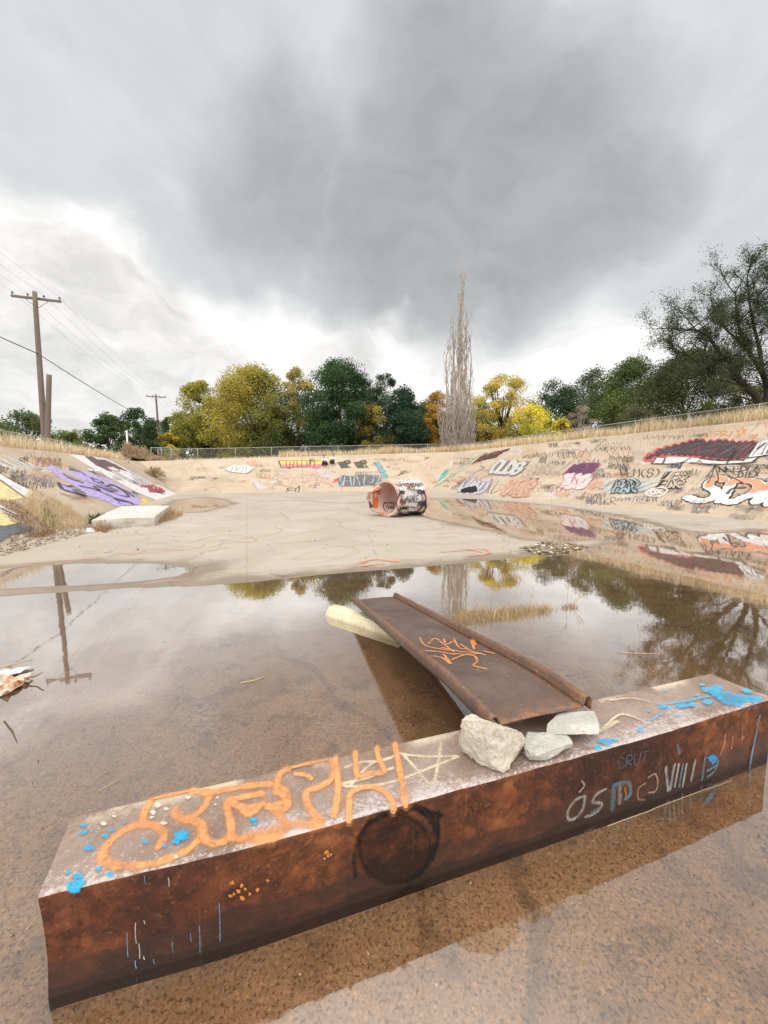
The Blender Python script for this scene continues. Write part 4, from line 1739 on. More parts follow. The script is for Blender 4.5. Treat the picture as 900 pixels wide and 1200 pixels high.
twig('twig', [gp(5, 845, .003), gp(14, 857, .006), gp(20, 870, .003)], .004, 'dark crooked twig in the water at the edge of the picture', 'twig', mat_plain('dark_twig', (.10, .07, .05)))


# crumpled cardboard and a white sheet lying in the water
def crumple(name, label, cat, corners, mat, amp, n=26, seed=0, lift=.02):
    a, b, c, d = [Vector(p) for p in corners]
    v, f = [], []
    base = (a + b + c + d) / 4
    for j in range(n + 1):
        for i in range(n + 1):
            p = (a.lerp(b, i / n)).lerp(d.lerp(c, i / n), j / n)
            q = p * 7 + Vector((seed, 0, 0))
            h = abs(mnoise.noise(q)) * 1.2 + abs(mnoise.noise(q * 2.3)) * .6
            p = p + Vector((mnoise.noise(q + Vector((9, 0, 0))) * amp * .7, mnoise.noise(q + Vector((0, 9, 0))) * amp * .7, lift + (h - .25) * amp))
            v.append(p - base)
    w = n + 1
    for j in range(n):
        for i in range(n):
            k = j * w + i
            f.append((k, k + 1, k + w + 1, k + w))
    m = MB()
    m.add(v, f)
    o = m.build(name, mat)
    md = o.modifiers.new('thickness', 'SOLIDIFY')
    md.thickness = .004
    o.location = base
    return tag(o, label, cat)


t_ = NT('stained_cardboard')
v_ = t_.pos('Object')
cb = t_.ramp(t_.noise(v_, 9, 4, .6, .8), [(.3, (.10, .035, .015)), (.42, (.40, .19, .09)), (.52, (.50, .40, .29)), (.62, (.58, .52, .45)), (.75, (.30, .12, .05))])
M_CARD = t_.base(cb, .85)
M_SHEET = mat_plain('white_plastic_sheet', (.58, .58, .58), .4, .1)
crumple('crumpled_cardboard', 'crumpled brown and white cardboard lying half sunk in the water', 'litter', [gp(-30, 818, 0), gp(10, 816, 0), gp(42, 796, 0), gp(2, 794, 0)], M_CARD, .06, 30, 2, .015)
crumple('plastic_sheet', 'flat white plastic sheet lying in the water behind the cardboard', 'litter', [gp(-20, 800, 0), gp(10, 795, 0), gp(40, 783, 0), gp(5, 786, 0)], M_SHEET, .02, 16, 5, .012)
twig('stick', [gp(28, 795, .03), gp(42, 792, .04), gp(50, 788, .07)], .007, 'short stick stuck out of the crumpled cardboard', 'stick', mat_plain('brown_stick', (.20, .12, .08)))

# small litter by the slab and on the banks
crumple('paper_scrap', 'small white paper scrap by the near corner of the slab', 'litter', [gp(100, 624.5, .02), gp(111, 624.5, .02), gp(112, 620, .05), gp(102, 620, .05)], M_SHEET, .03, 8, 8, .02)
chunk('rubber_mat', 'black folded rubber mat lying at the foot of the tagged bank beyond the pipe', 'litter', [hit('R', u, v)[0] + Vector((0, 0, dz)) for u, v, dz in ((539, 577.5, 0), (545, 575, 0), (559, 573, 0), (560, 577, 0), (550, 577.8, 0), (540, 577.5, .28), (546, 576, .32), (558, 574, .3))], mat_plain('black_rubber', (.012, .012, .013), .7), .03, 2, None, 3)
q_ = hit('L', 198, 563)[0]
crumple('blue_tarp_scrap', 'crumpled blue tarp scrap below the dry bush on the bank', 'litter', [q_ + Vector(d) for d in ((-.35, -.2, .05), (.35, -.1, .0), (.3, .3, .05), (-.3, .3, .3))], mat_plain('blue_tarp', (.03, .20, .42), .5), .28, 12, 3, .1)
q_ = hit('L', 109, 554)[0]
crumple('white_rag', 'small white rag lying on the purple mural', 'litter', [q_ + Vector(d) for d in ((-.3, -.2, .05), (.3, -.1, .05), (.3, .3, .1), (-.3, .3, .1))], M_SHEET, .16, 10, 4, .05)
for (u, v, r) in ((358, 572.5, .10), (365, 570.5, .12), (405, 575, .12), (411, 574.5, .10), (416, 575, .14)):
    p = gp(u, v, .03)
    chunk('stone', 'small dark stone lying at the foot of the far bank', 'stone', [p + Vector((r * math.cos(a), r * math.sin(a), z)) for a in (0, 1.3, 2.4, 3.6, 5) for z in (0, r * .9)], mat_plain('dark_stone', (.10, .08, .07), .8), .03, 1, 'stones at the foot of the far bank', u)

# ------------------------------------------------------------------ graffiti on the banks
def bumpy(pts, amp, n=3):
    """puffy outline: every edge broken into small swells"""
    out = []
    for a, b in zip(pts, pts[1:] + pts[:1]):
        L = math.dist(a, b)
        k = max(1, int(L / 26))
        nx, ny = (b[1] - a[1]) / (L + 1e-6), -(b[0] - a[0]) / (L + 1e-6)
        for i in range(k):
            for t, o in ((0, -.6), (.5, .8)):
                s = (i + t) / k
                o2 = amp * o * random.uniform(.5, 1.2)
                out.append((a[0] + (b[0] - a[0]) * s + nx * o2, a[1] + (b[1] - a[1]) * s + ny * o2))
    return out


def throwup(g, word, bl, br, tr, tl, w, fill, line, lw=.07, op=.9, gap=.10, jit=.07, shadow=None):
    """fat overlapping letters: shadow, outline, filling"""
    st = random.getstate()
    if shadow:
        g.text(word, *[(p[0] + 4, p[1] + 4) for p in (bl, br, tr, tl)], w + lw * 3, shadow, .15, op, gap, jit)
        random.setstate(st)
    g.text(word, bl, br, tr, tl, w + lw * 2, line, .15, op, gap, jit)
    random.setstate(st)
    g.text(word, bl, br, tr, tl, w, fill, .15, op, gap, jit)


# near bank with the stripes, the purple and the white panel
g = Paint('L', .010, .0012, (0, 520, 6.92))
g.fill([(-90, 225), (0, 248), (120, 320), (250, 380), (405, 452), (330, 458), (200, 440), (90, 360), (0, 298), (-90, 270)], INK['white'], .97)
g.fill([(-90, 270), (0, 305), (90, 368), (190, 440), (120, 452), (30, 462), (-90, 440)], (.80, .68, .36), .95)
g.stroke([(-90, 252), (0, 296), (95, 366), (205, 442)], .11, INK['maroon'], .25, .95, smooth=False)
g.stroke([(-60, 215), (0, 244), (120, 308), (250, 365), (350, 412)], .07, (.13, .07, .05), .3, .95, smooth=False)
g.fill([(-90, 460), (0, 500), (135, 572), (125, 595), (0, 545), (-90, 510)], INK['white'], .95)
g.fill([(-90, 510), (0, 548), (60, 585), (150, 640), (40, 672), (-90, 660)], (.80, .68, .36), .95)
g.stroke([(-90, 490), (0, 530), (130, 588)], .09, INK['maroon'], .25, .95, smooth=False)
g.fill([(-90, 668), (40, 674), (150, 650), (275, 690), (200, 720), (90, 740), (0, 800), (-90, 840)], (.14, .16, .18), .9)
g.build(bank_L, 'yellow and white stripes with dark outlines')
g = Paint('L', .010, .0012, (0, 520, 6.92))
for st in ([(0, 115), (60, 150), (120, 185)], [(0, 150), (50, 185), (120, 205)], [(30, 100), (120, 150), (200, 190)], [(70, 108), (160, 155), (240, 188)], [(110, 105), (190, 140), (260, 175), (350, 203)], [(140, 135), (220, 178), (300, 205)],
           [(-60, 140), (40, 190)], [(-80, 100), (0, 160)], [(0, 135), (80, 165), (150, 190)]):
    g.stroke(st, .16, (.70, .70, .72), .5, .9)
g.build(bank_L, 'white scribbled strokes')
g = Paint('L', .010, .0012, (0, 520, 6.92))
for st in ([(265, 105), (350, 135), (400, 165)], [(330, 110), (430, 135), (500, 160), (590, 185)], [(370, 140), (460, 165), (580, 195)], [(440, 140), (520, 175), (650, 205)]):
    g.stroke(st, .14, INK['dkorange'], .9, .55)
g.stroke([(265, 105), (330, 130), (410, 172)], .05, INK['brown'], .6, .6)
for st in ([(130, 262), (200, 290), (260, 255), (300, 300), (350, 270)], [(180, 300), (260, 330), (320, 300), (400, 320)], [(240, 255), (330, 245), (400, 270)], [(340, 330), (400, 360), (440, 330)], [(480, 400), (560, 420), (640, 450)], [(560, 455), (640, 470), (700, 490)], [(210, 320), (300, 320)]):
    g.stroke(st, .045, INK['brown'], .7, .5)
g.build(bank_L, 'faint brown tags between the murals')
# purple piece
g = Paint('L', .010, .0012, (0, 520, 6.92))
PUR = INK['purple']
g.fill([(450, 215), (480, 205), (620, 225), (700, 225), (740, 228), (870, 282), (985, 350), (1090, 420), (1140, 470), (1120, 495), (1000, 505), (930, 490), (860, 450), (700, 390), (560, 300)], (.56, .48, .68), .8)
g.fill([(380, 190), (410, 178), (450, 180), (470, 215), (600, 290), (700, 345), (830, 400), (900, 425), (975, 480), (1020, 498), (935, 510), (880, 475), (700, 405), (560, 320), (440, 250)], PUR, .95)
g.fill([(600, 230), (690, 235), (800, 290), (940, 370), (1060, 440), (1130, 490), (1000, 500), (930, 440), (850, 390), (720, 330), (640, 275)], PUR, .95)
g.fill([(700, 225), (740, 225), (870, 280), (980, 345), (1090, 415), (1150, 470), (1120, 495), (1040, 420), (900, 330), (760, 240)], (.52, .45, .72), .85)
g.fill([(470, 322), (560, 345), (640, 390), (700, 405), (820, 460), (900, 478), (700, 420), (560, 390), (500, 365)], PUR, .9)
g.build(bank_L, 'purple letters fading into bare concrete')
g = Paint('L', .040, .0012, (0, 520, 6.92))
DP = (.06, .045, .085)
for st, w in (([(470, 322), (500, 368), (560, 392), (690, 425)], .06), ([(470, 322), (540, 350), (590, 348)], .05), ([(640, 345), (760, 372), (850, 410), (960, 455)], .05), ([(510, 250), (590, 280), (670, 320), (600, 300), (540, 275)], .04),
              ([(730, 280), (800, 300), (830, 322), (770, 312), (740, 290)], .05), ([(780, 350), (860, 370), (900, 395)], .07), ([(760, 350), (790, 385), (800, 372)], .06), ([(930, 345), (1040, 405), (1080, 430)], .09), ([(980, 372), (1060, 400), (1120, 428)], .05),
              ([(600, 215), (650, 232), (690, 262)], .04), ([(860, 350), (920, 340), (1000, 390), (1040, 430), (980, 425), (900, 390)], .05), ([(690, 300), (760, 330), (880, 350)], .03), ([(560, 190), (600, 205), (560, 215)], .04), ([(930, 455), (1010, 470), (1070, 490)], .1)):
    g.stroke(st, w * 2.6, DP, .25, .97)
g.fill([(580, 375), (640, 378), (690, 415), (690, 432), (610, 405)], (.14, .13, .16), .9)
g.fill([(820, 365), (900, 360), (960, 385), (880, 395)], (.17, .14, .2), .85)
g.fill([(560, 185), (600, 200), (650, 225), (620, 228), (570, 210)], (.36, .33, .42), .7)
g.fill([(505, 245), (560, 255), (640, 300), (600, 302), (540, 275)], (.45, .37, .30), .75)
g.fill([(900, 262), (960, 275), (990, 300), (930, 290)], (.45, .38, .34), .7)
g.build(bank_L, 'dark outlines of the purple letters')
# white panel
g = Paint('L', .010, .0012, (80, 520, 6.43))
g.fill([(5, 78), (130, 86), (270, 112), (350, 145), (470, 205), (640, 295), (822, 382), (700, 425), (610, 470), (690, 440), (520, 372), (400, 300), (150, 165)][:8] + [(680, 432), (520, 368), (330, 265), (150, 165)], (.80, .78, .80), .97)
g.fill([(822, 384), (815, 398), (640, 470), (620, 466), (690, 432)], (.72, .70, .70), .95)
g.fill([(118, 90), (180, 98), (270, 120), (350, 155), (450, 212), (390, 195), (330, 180), (290, 172), (330, 212), (300, 205), (210, 165), (160, 125)], (.12, .06, .08), .95)
g.fill([(185, 100), (240, 108), (262, 122), (215, 120)], (.70, .66, .68), .9)
g.fill([(290, 180), (330, 172), (390, 200), (380, 215), (310, 200)], (.55, .30, .28), .8)
g.fill([(300, 184), (335, 178), (380, 200), (350, 204)], (.78, .76, .77), .95)
for k in range(2):
    g.stroke([(330 + 14 * k, 215 - 6 * k), (440 + 14 * k, 275 - 6 * k), (560 + 14 * k, 332 - 6 * k)], .17, (.06, .04, .05), .25, .97, smooth=False)
for k in range(6):
    g.stroke([(468 + 4 * k, 218 + 15 * k), (600 + 8 * k, 282 + 12 * k), (660 + 10 * k, 310 + 11 * k)], .11, (.07, .05, .06), .25, .97, smooth=False)
for k in range(5):
    g.stroke([(600 + 6 * k, 330 + 8 * k), (700 + 4 * k, 360 + 5 * k)], .11, (.07, .05, .06), .25, .97, smooth=False)
g.scribble(555, 310, 640, 335, 3, .13, (.50, .05, .06), .95)
g.scribble(600, 325, 730, 375, 4, .13, (.50, .05, .06), .95)
g.stroke([(480, 275), (520, 290), (500, 262), (560, 300), (540, 270), (600, 310)], .04, (.1, .06, .07), .5, .9)
g.build(bank_L, 'tall white panel with maroon shapes and black hatching')
g = Paint('L', .010, .0012, (80, 520, 6.43))
g.fill([(535, 462), (545, 425), (570, 412), (600, 435), (622, 462)], (.80, .58, .16), .95, True)
g.fill([(720, 462), (820, 448), (790, 475), (735, 478)], (.08, .08, .09), .9)
g.fill([(370, 430), (440, 455), (430, 470), (390, 462)], INK['dark'], .7)
g.build(bank_L, 'yellow half disc and dark patch by the slab')

# far bank
g = Paint('F', .012, .0012, (300, 525, 5.0), .5)
g.fill([(132, 76), (260, 74), (385, 76), (385, 96), (330, 97), (160, 98)], (.80, .60, .10), .95)
g.fill([(150, 97), (385, 95), (388, 112), (350, 122), (300, 112), (155, 118)], (.70, .22, .30), .95)
g.stroke([(132, 76), (200, 76), (300, 75), (385, 76)], .12, INK['black'], .3, .95, smooth=False)
g.stroke([(132, 76), (150, 118), (250, 112), (300, 113)], .13, INK['black'], .3, .95, smooth=False)
for x in (175, 200, 222, 240, 268, 296, 318, 345):
    g.stroke([(x, 80), (x + random.uniform(-6, 8), 112)], .10, INK['maroon'], .3, .9, smooth=False)
g.stroke([(200, 96), (222, 94)], .08, INK['maroon'], .3, .9)
g.scribble(310, 60, 340, 95, 2, .06, INK['black'], .9)
g.stroke([(330, 110), (350, 122), (375, 108)], .09, (.35, .10, .2), .4, .9)
g.build(bank_F, 'yellow and pink block letters')
g = Paint('F', .012, .0012, (300, 525, 5.0), .5)
for x in (478, 572):
    g.fill([(x, 84), (x + 50, 78), (x + 62, 118), (x + 22, 120)], (.09, .085, .06), .95)
    g.fill([(x + 36, 76), (x + 68, 72), (x + 78, 88), (x + 60, 98), (x + 45, 92)], (.10, .10, .07), .95, True)
    g.stroke([(x + 42, 100), (x + 75, 112), (x + 60, 118)], .16, (.10, .10, .08), .3, .95)
    g.fill([(x + 50, 80), (x + 60, 78), (x + 58, 88)], (.40, .38, .22), .9)
g.stroke([(640, 95), (658, 118)], .14, (.1, .1, .08), .3, .9)
g.stroke([(510, 124), (560, 126), (600, 120)], .06, INK['white'], .5, .8)
g.build(bank_F, 'dark olive block letters')
g = Paint('F', .012, .0012, (300, 525, 5.0), .5)
AQ = (.20, .42, .42)
g.fill([(690, 82), (720, 78), (745, 120), (780, 172), (765, 182), (742, 180), (725, 140)], AQ, .9)
for st in ([(695, 84), (708, 100), (716, 82)], [(728, 104), (718, 118), (732, 126), (742, 112), (728, 104)], [(730, 140), (742, 150), (754, 132)], [(744, 166), (772, 156)], [(758, 162), (766, 180)], [(690, 82), (725, 142), (742, 182)]):
    g.stroke(st, .08, INK['slate'], .4, .95)
g.scribble(740, 60, 880, 80, 5, .05, INK['dark'], .8)
g.scribble(790, 88, 830, 104, 2, .04, INK['brown'], .7)
g.stroke([(830, 165), (850, 150), (875, 136)], .14, INK['black'], .5, .9)
g.stroke([(850, 155), (872, 152)], .12, INK['black'], .5, .9)
g.build(bank_F, 'pale teal slanted letters')
g = Paint('F', .012, .0012, (300, 525, 5.0), .5)
g.fill([(475, 180), (500, 160), (560, 166), (640, 154), (720, 160), (735, 190), (700, 220), (600, 226), (490, 226)], (.14, .135, .14), .92)
for st in ([(480, 175), (500, 165), (490, 195), (510, 200), (495, 224), (478, 222)], [(520, 170), (512, 222)], [(552, 168), (560, 222)], [(520, 195), (556, 192)], [(578, 165), (572, 220)], [(590, 165), (610, 222)], [(640, 160), (632, 215), (665, 222)],
           [(655, 160), (690, 162), (682, 200), (660, 200)], [(700, 165), (722, 180), (702, 215)]):
    g.stroke(st, .12, (.34, .50, .56), .35, .95)
g.scribble(455, 175, 485, 205, 2, .12, (.55, .12, .10), .9)
for (u, v) in ((540, 178), (598, 190), (650, 180), (690, 178), (625, 205)):
    g.blob(u, v, 9, (.26, .22, .20), .9)
g.build(bank_F, 'grey and pale blue piece with a red tip')
g = Paint('F', .012, .0012, (300, 525, 5.0), .5)
PK = (.60, .30, .25)
for st in ([(120, 180), (150, 165), (180, 155), (210, 165), (215, 200), (190, 220), (160, 215), (150, 190), (185, 180), (190, 200)], [(225, 180), (250, 155), (290, 160), (300, 195), (275, 222), (240, 215), (225, 180)], [(245, 185), (265, 175), (280, 195), (262, 205), (245, 185)],
           [(310, 220), (325, 160), (350, 160), (355, 220)], [(320, 190), (360, 185)], [(360, 150), (395, 185), (430, 215)], [(300, 160), (340, 150)], [(120, 180), (160, 225), (210, 225)], [(330, 160), (400, 205), (450, 215)]):
    g.stroke(st, .09, PK, .5, .85)
g.stroke([(120, 182), (160, 222), (200, 228)], .05, INK['slate'], .5, .8)
for st in ([(150, 170), (200, 175), (250, 170), (330, 185), (400, 200)], [(160, 200), (240, 205), (300, 200), (400, 205)]):
    g.stroke(st, .35, (.66, .42, .34), 1.0, .4)
g.fill([(360, 135), (420, 132), (450, 150), (430, 172), (380, 170)], (.66, .62, .58), .6, True)
g.scribble(365, 140, 440, 165, 3, .05, INK['grey'], .8)
for st in ([(165, 262), (190, 252), (185, 238), (230, 238), (225, 260), (200, 262)], [(230, 245), (255, 225), (248, 258), (225, 266)], [(180, 245), (220, 250)]):
    g.stroke(st, .09, INK['black'], .4, .95)
g.build(bank_F, 'pink outlined bubble letters')
g = Paint('F', .012, .0012, (200, 540, 4.5), .5)
g.fill([(290, 48), (330, 22), (400, 24), (440, 40), (400, 62), (330, 60)], (.72, .71, .70), .92)
g.stroke([(288, 50), (330, 62), (400, 68), (440, 42)], .14, INK['slate'], .4, .9)
for st in ([(330, 28), (320, 55)], [(350, 26), (345, 55), (370, 30)], [(385, 28), (375, 58)], [(400, 30), (395, 55)], [(400, 68), (410, 74)]):
    g.stroke(st, .07, INK['slate'], .4, .9)
g.fill([(432, 108), (445, 105), (510, 148), (460, 158)], (.60, .58, .58), .8)
g.stroke([(435, 110), (462, 158)], .08, INK['grey'], .5, .8)
for x in (452, 475, 500):
    g.stroke([(x, 72), (x + 20, 70), (x + 22, 92), (x, 94), (x, 72)], .035, INK['brown'], .6, .7, smooth=False)
g.scribble(470, 42, 525, 62, 4, .04, INK['brown'], .7)
g.text('DESERT', (60, 62), (225, 58), (222, 36), (50, 44), .035, INK['tan'], .7, .9)
g.text('AREA', (30, 50), (210, 42), (206, 30), (30, 38), .03, (.38, .28, .2), .7, .6)
g.scribble(200, 95, 365, 115, 4, .05, (.40, .31, .24), .5)
g.scribble(400, 10, 520, 30, 4, .12, (.60, .36, .28), .4)
g.build(bank_F, 'white throw up letters and faint brown writing')

g = Paint('F', .012, .0012, (300, 525, 5.0), .5)
for (a, b, c_, d, k, w, cl) in ((395, 130, 470, 150, 5, .05, 'brown'), (585, 135, 690, 152, 6, .05, 'brown'), (20, 120, 80, 145, 3, .05, 'brown'), (60, 95, 110, 110, 3, .04, 'grey'), (780, 110, 840, 130, 3, .05, 'brown'), (420, 190, 465, 215, 3, .06, 'salmon'), (880, 70, 960, 90, 4, .05, 'dark'),
                                (400, 110, 470, 126, 4, .04, 'tan'), (10, 150, 85, 185, 4, .06, 'dkorange'), (690, 60, 760, 74, 4, .05, 'dark'), (-60, 70, 20, 95, 4, .1, 'salmon')):
    g.scribble(a, d, c_, b, k, w, INK[cl], .65)
g.build(bank_F, 'small brown tags')
# right bank: from the far corner towards the viewer
g = Paint('R', .012, .0012, (470, 500, 4.09), .5)
RD = (.60, .13, .08)
g.fill([(52, 200), (75, 170), (130, 160), (190, 152), (170, 185), (110, 198)], (.62, .20, .13), .8)
for st in ([(70, 175), (60, 200), (95, 185)], [(100, 170), (85, 198)], [(125, 165), (110, 195)], [(100, 182), (125, 180)], [(150, 160), (135, 192)], [(150, 160), (180, 160), (160, 178), (170, 188)]):
    g.stroke(st, .14, RD, .4, .9)
g.build(bank_R, 'red letters near the corner of the basin')
g = Paint('R', .012, .0012, (470, 500, 4.09), .5)
g.fill([(190, 155), (250, 148), (325, 148), (300, 190), (270, 205), (200, 195)], (.38, .35, .33), .8)
for st in ([(140, 220), (170, 195), (200, 160)], [(120, 225), (150, 205)], [(190, 190), (215, 160), (205, 195), (240, 160)], [(235, 190), (250, 160), (235, 178)]):
    g.stroke(st, .16, (.74, .75, .80), .4, .9)
for st in ([(190, 190), (215, 160), (205, 195), (240, 160)], [(200, 155), (250, 148), (330, 150)], [(300, 152), (318, 153)]):
    g.stroke([(a + 5, b + 3) for a, b in st], .06, INK['slate'], .4, .9)
g.fill([(120, 290), (150, 250), (195, 210), (225, 208), (215, 235), (180, 262), (140, 285)], (.10, .48, .38), .92, True)
for st in ([(150, 262), (165, 240)], [(172, 250), (192, 225), (182, 246)], [(200, 232), (214, 214)], [(145, 268), (160, 262)]):
    g.stroke(st, .10, INK['black'], .4, .9)
g.fill([(110, 262), (140, 262), (120, 292)], (.28, .55, .58), .8)
g.stroke([(310, 185), (350, 155), (400, 128)], .42, (.12, .42, .30), .6, .9)
g.stroke([(165, 290), (220, 250), (300, 200)], .30, (.16, .45, .33), .5, .85)
g.stroke([(180, 285), (250, 240), (330, 190)], .10, INK['slate'], .5, .7)
throwup(g, 'MAZE', (355, 170), (462, 142), (510, 113), (405, 130), .42, (.13, .055, .05), INK['black'], .08)
g.stroke([(380, 158), (430, 135), (480, 122)], .2, (.45, .10, .08), .7, .7)
g.stroke([(480, 122), (520, 118), (560, 122)], .06, INK['slate'], .6, .7)
g.build(bank_R, 'green, black and dark red pieces by the corner')
g = Paint('R', .012, .0012, (470, 500, 4.09), .5)
throwup(g, 'OLDS', (425, 218), (560, 224), (598, 178), (468, 164), .42, (.62, .59, .56), INK['slate'], .07, .9, .08, .06, (.20, .18, .17))
for st in ([(565, 148), (600, 120), (645, 112)], [(585, 145), (620, 125)], [(610, 138), (640, 122)]):
    g.stroke(st, .5, (.66, .38, .14), 1.0, .45)
g.scribble(630, 120, 690, 150, 3, .06, INK['brown'], .8)
g.stroke([(440, 185), (520, 155)], .1, (.6, .45, .25), .8, .5)
g.build(bank_R, 'pale grey bubble letters with a dark shadow')
g = Paint('R', .012, .0012, (470, 500, 4.09), .5)
throwup(g, 'WAND', (262, 312), (385, 322), (440, 262), (318, 250), .34, (.56, .53, .58), INK['slate'], .07, .9, .05, .09, (.36, .33, .37))
for st in ([(330, 240), (360, 215), (400, 200)], [(260, 290), (310, 250), (300, 290)], [(430, 270), (415, 320)], [(470, 262), (430, 320), (480, 300)], [(350, 225), (400, 200), (380, 190)]):
    g.stroke(st, .10, INK['slate'], .4, .85)
for st in ([(360, 260), (420, 235), (440, 240)], [(370, 275), (430, 260)]):
    g.stroke(st, .16, (.62, .26, .17), .6, .8)
SL = (.56, .30, .22)
throwup(g, 'STAR', (480, 322), (610, 332), (652, 268), (530, 254), .26, (.64, .42, .32), SL, .08, .75, .1, .06)
throwup(g, 'BD', (540, 334), (600, 338), (612, 304), (552, 300), .18, (.62, .44, .33), SL, .07, .7, .1, .06)
g.scribble(220, 245, 290, 275, 3, .06, (.5, .3, .25), .6)
g.scribble(600, 200, 740, 240, 5, .06, (.40, .30, .22), .7)
g.scribble(620, 180, 750, 210, 4, .05, (.35, .26, .2), .7)
g.stroke([(740, 225), (780, 200), (820, 168)], .08, INK['slate'], .5, .8)
g.build(bank_R, 'lilac, salmon and brown letters low on the bank')

C6 = (660, 480, 3.75)
g = Paint('R', .012, .0012, C6, .4)
throwup(g, 'ACES', (18, 280), (110, 282), (150, 246), (45, 240), .40, (.14, .06, .12), (.36, .10, .16), .09, .92, .02, .08)
throwup(g, 'YUVO', (-10, 338), (90, 345), (122, 294), (15, 284), .34, (.70, .65, .63), (.50, .22, .24), .06, .85, .04, .09)
for st in ([(-40, 350), (0, 335), (30, 340)], [(0, 310), (50, 300), (60, 330)], [(70, 300), (60, 330), (90, 320)]):
    g.stroke(st, .07, (.5, .18, .18), .5, .8)
g.stroke([(-60, 300), (-20, 290), (10, 280)], .12, (.50, .22, .20), .6, .7)
for st in ([(178, 345), (200, 318), (240, 308)], [(185, 358), (240, 330), (300, 312)], [(220, 365), (290, 340), (350, 316)], [(270, 366), (340, 340), (392, 322)], [(330, 362), (395, 338)]):
    g.stroke(st, .5, (.50, .62, .64), .9, .7)
throwup(g, 'EKR', (222, 364), (320, 366), (335, 318), (238, 314), .14, (.34, .44, .47), INK['black'], .06, .9, .05, .08)
for st in ([(220, 350), (240, 318), (280, 312), (270, 345), (225, 360)], [(250, 335), (290, 320), (300, 360)], [(290, 310), (320, 325), (310, 355), (335, 350)], [(180, 340), (215, 325)], [(260, 350), (330, 330)]):
    g.stroke(st, .07, INK['black'], .4, .9)
g.stroke([(365, 372), (390, 354), (440, 350), (460, 362), (430, 384), (380, 384), (365, 372)], .09, INK['white'], .5, .8)
g.text('OX', (385, 378), (440, 374), (440, 356), (388, 360), .07, INK['white'], .4, .9)
for st in ([(110, 350), (140, 325), (125, 355), (150, 335)], [(150, 320), (178, 322), (155, 345), (185, 350)]):
    g.stroke(st, .12, (.66, .27, .16), .5, .85)
g.stroke([(85, 385), (102, 365)], .12, INK['brown'], .5, .8)
g.build(bank_R, 'plum, white and pale blue throw ups')
g = Paint('R', .012, .0012, C6, .3)
for (a, b, c_, d, k, w) in ((122, 165, 200, 190, 3, .05), (170, 155, 300, 185, 5, .05), (60, 215, 290, 240, 8, .05), (190, 235, 290, 265, 4, .05), (120, 275, 215, 305, 5, .045), (135, 365, 190, 390, 3, .05), (345, 110, 530, 135, 7, .04), (310, 375, 420, 410, 5, .04), (420, 395, 520, 430, 4, .04)):
    g.scribble(a, d, c_, b, k, w, INK['dark'], .75, .5, 12)
g.text('WLM(S)', (252, 292), (425, 300), (438, 262), (250, 262), .06, INK['black'], .4, .9, .2)
g.text('TKR', (150, 420), (240, 418), (240, 388), (155, 392), .05, INK['dark'], .5, .8)
g.stroke([(0, 260), (50, 215), (115, 165)], .05, INK['grey'], .6, .7)
for (a, b, c_, d, k, w, cl) in ((-120, 190, -40, 215, 4, .06, 'brown'), (-60, 225, 10, 245, 4, .06, 'dark'), (200, 205, 270, 222, 4, .05, 'black'), (300, 330, 360, 350, 3, .05, 'grey'), (560, 395, 640, 420, 4, .05, 'grey'), (60, 380, 110, 400, 3, .05, 'brown'), (240, 385, 300, 405, 3, .05, 'dark'),
                                (560, 110, 610, 125, 3, .04, 'dark'), (450, 240, 520, 262, 4, .05, 'dark'), (890, 235, 960, 262, 3, .05, 'dark'), (-40, 360, 30, 385, 4, .07, 'salmon'), (130, 120, 200, 140, 3, .05, 'grey'), (540, 262, 600, 300, 3, .05, 'brown')):
    g.scribble(a, d, c_, b, k, w, INK[cl], .7, .5, 10)
g.text('ZEK', (118, 300), (200, 304), (214, 276), (128, 274), .05, INK['dark'], .5, .8)
g.text('ROMS', (200, 262), (285, 262), (292, 240), (205, 240), .05, INK['dark'], .5, .8)
g.text('NOEL', (320, 412), (405, 414), (412, 380), (325, 378), .05, INK['grey'], .5, .8)
g.text('ACHE', (425, 424), (510, 426), (518, 398), (430, 396), .05, INK['grey'], .5, .8)
g.build(bank_R, 'thin black handstyle tags')
g = Paint('R', .012, .0012, C6, .3)
for dx, dy in ((0, 0),):
    g.text('LES', (432, 312), (545, 306), (560, 272), (455, 276), .16, INK['black'], .3, .95, .12, .02)
    g.text('EDR', (412, 345), (520, 350), (540, 312), (435, 314), .16, INK['black'], .3, .95, .12, .02)
    g.text('LES', (434, 310), (545, 304), (560, 272), (457, 275), .08, (.56, .44, .32), .3, .95, .12, .02)
    g.text('EDR', (414, 343), (520, 348), (540, 312), (437, 313), .08, (.56, .44, .32), .3, .95, .12, .02)
g.stroke([(440, 305), (470, 275)], .16, INK['black'], .4, .95)
g.stroke([(412, 342), (440, 315)], .16, INK['black'], .4, .95)
g.build(bank_R, 'black outlined stacked letters')
g = Paint('R', .012, .0012, C6, .3)
OR2 = (.68, .32, .12)
for st in ([(690, 95), (640, 100), (620, 118), (660, 118), (680, 106), (650, 108)], [(690, 118), (720, 98), (700, 95), (690, 118)], [(730, 120), (745, 95), (735, 112)], [(770, 90), (775, 118), (800, 85), (798, 110)], [(690, 105), (730, 115)]):
    g.stroke(st, .10, OR2, .5, .85)
g.build(bank_R, 'thin orange tag under the grass')
g = Paint('R', .012, .0012, C6, .3)
g.fill(bumpy([(352, 222), (360, 200), (395, 190), (400, 176), (470, 158), (540, 140), (600, 124), (630, 138), (700, 128), (760, 140), (850, 136), (862, 158), (830, 195), (790, 225), (700, 225), (600, 215), (470, 205), (400, 215), (375, 235)], 7), (.52, .10, .10), .9, True)
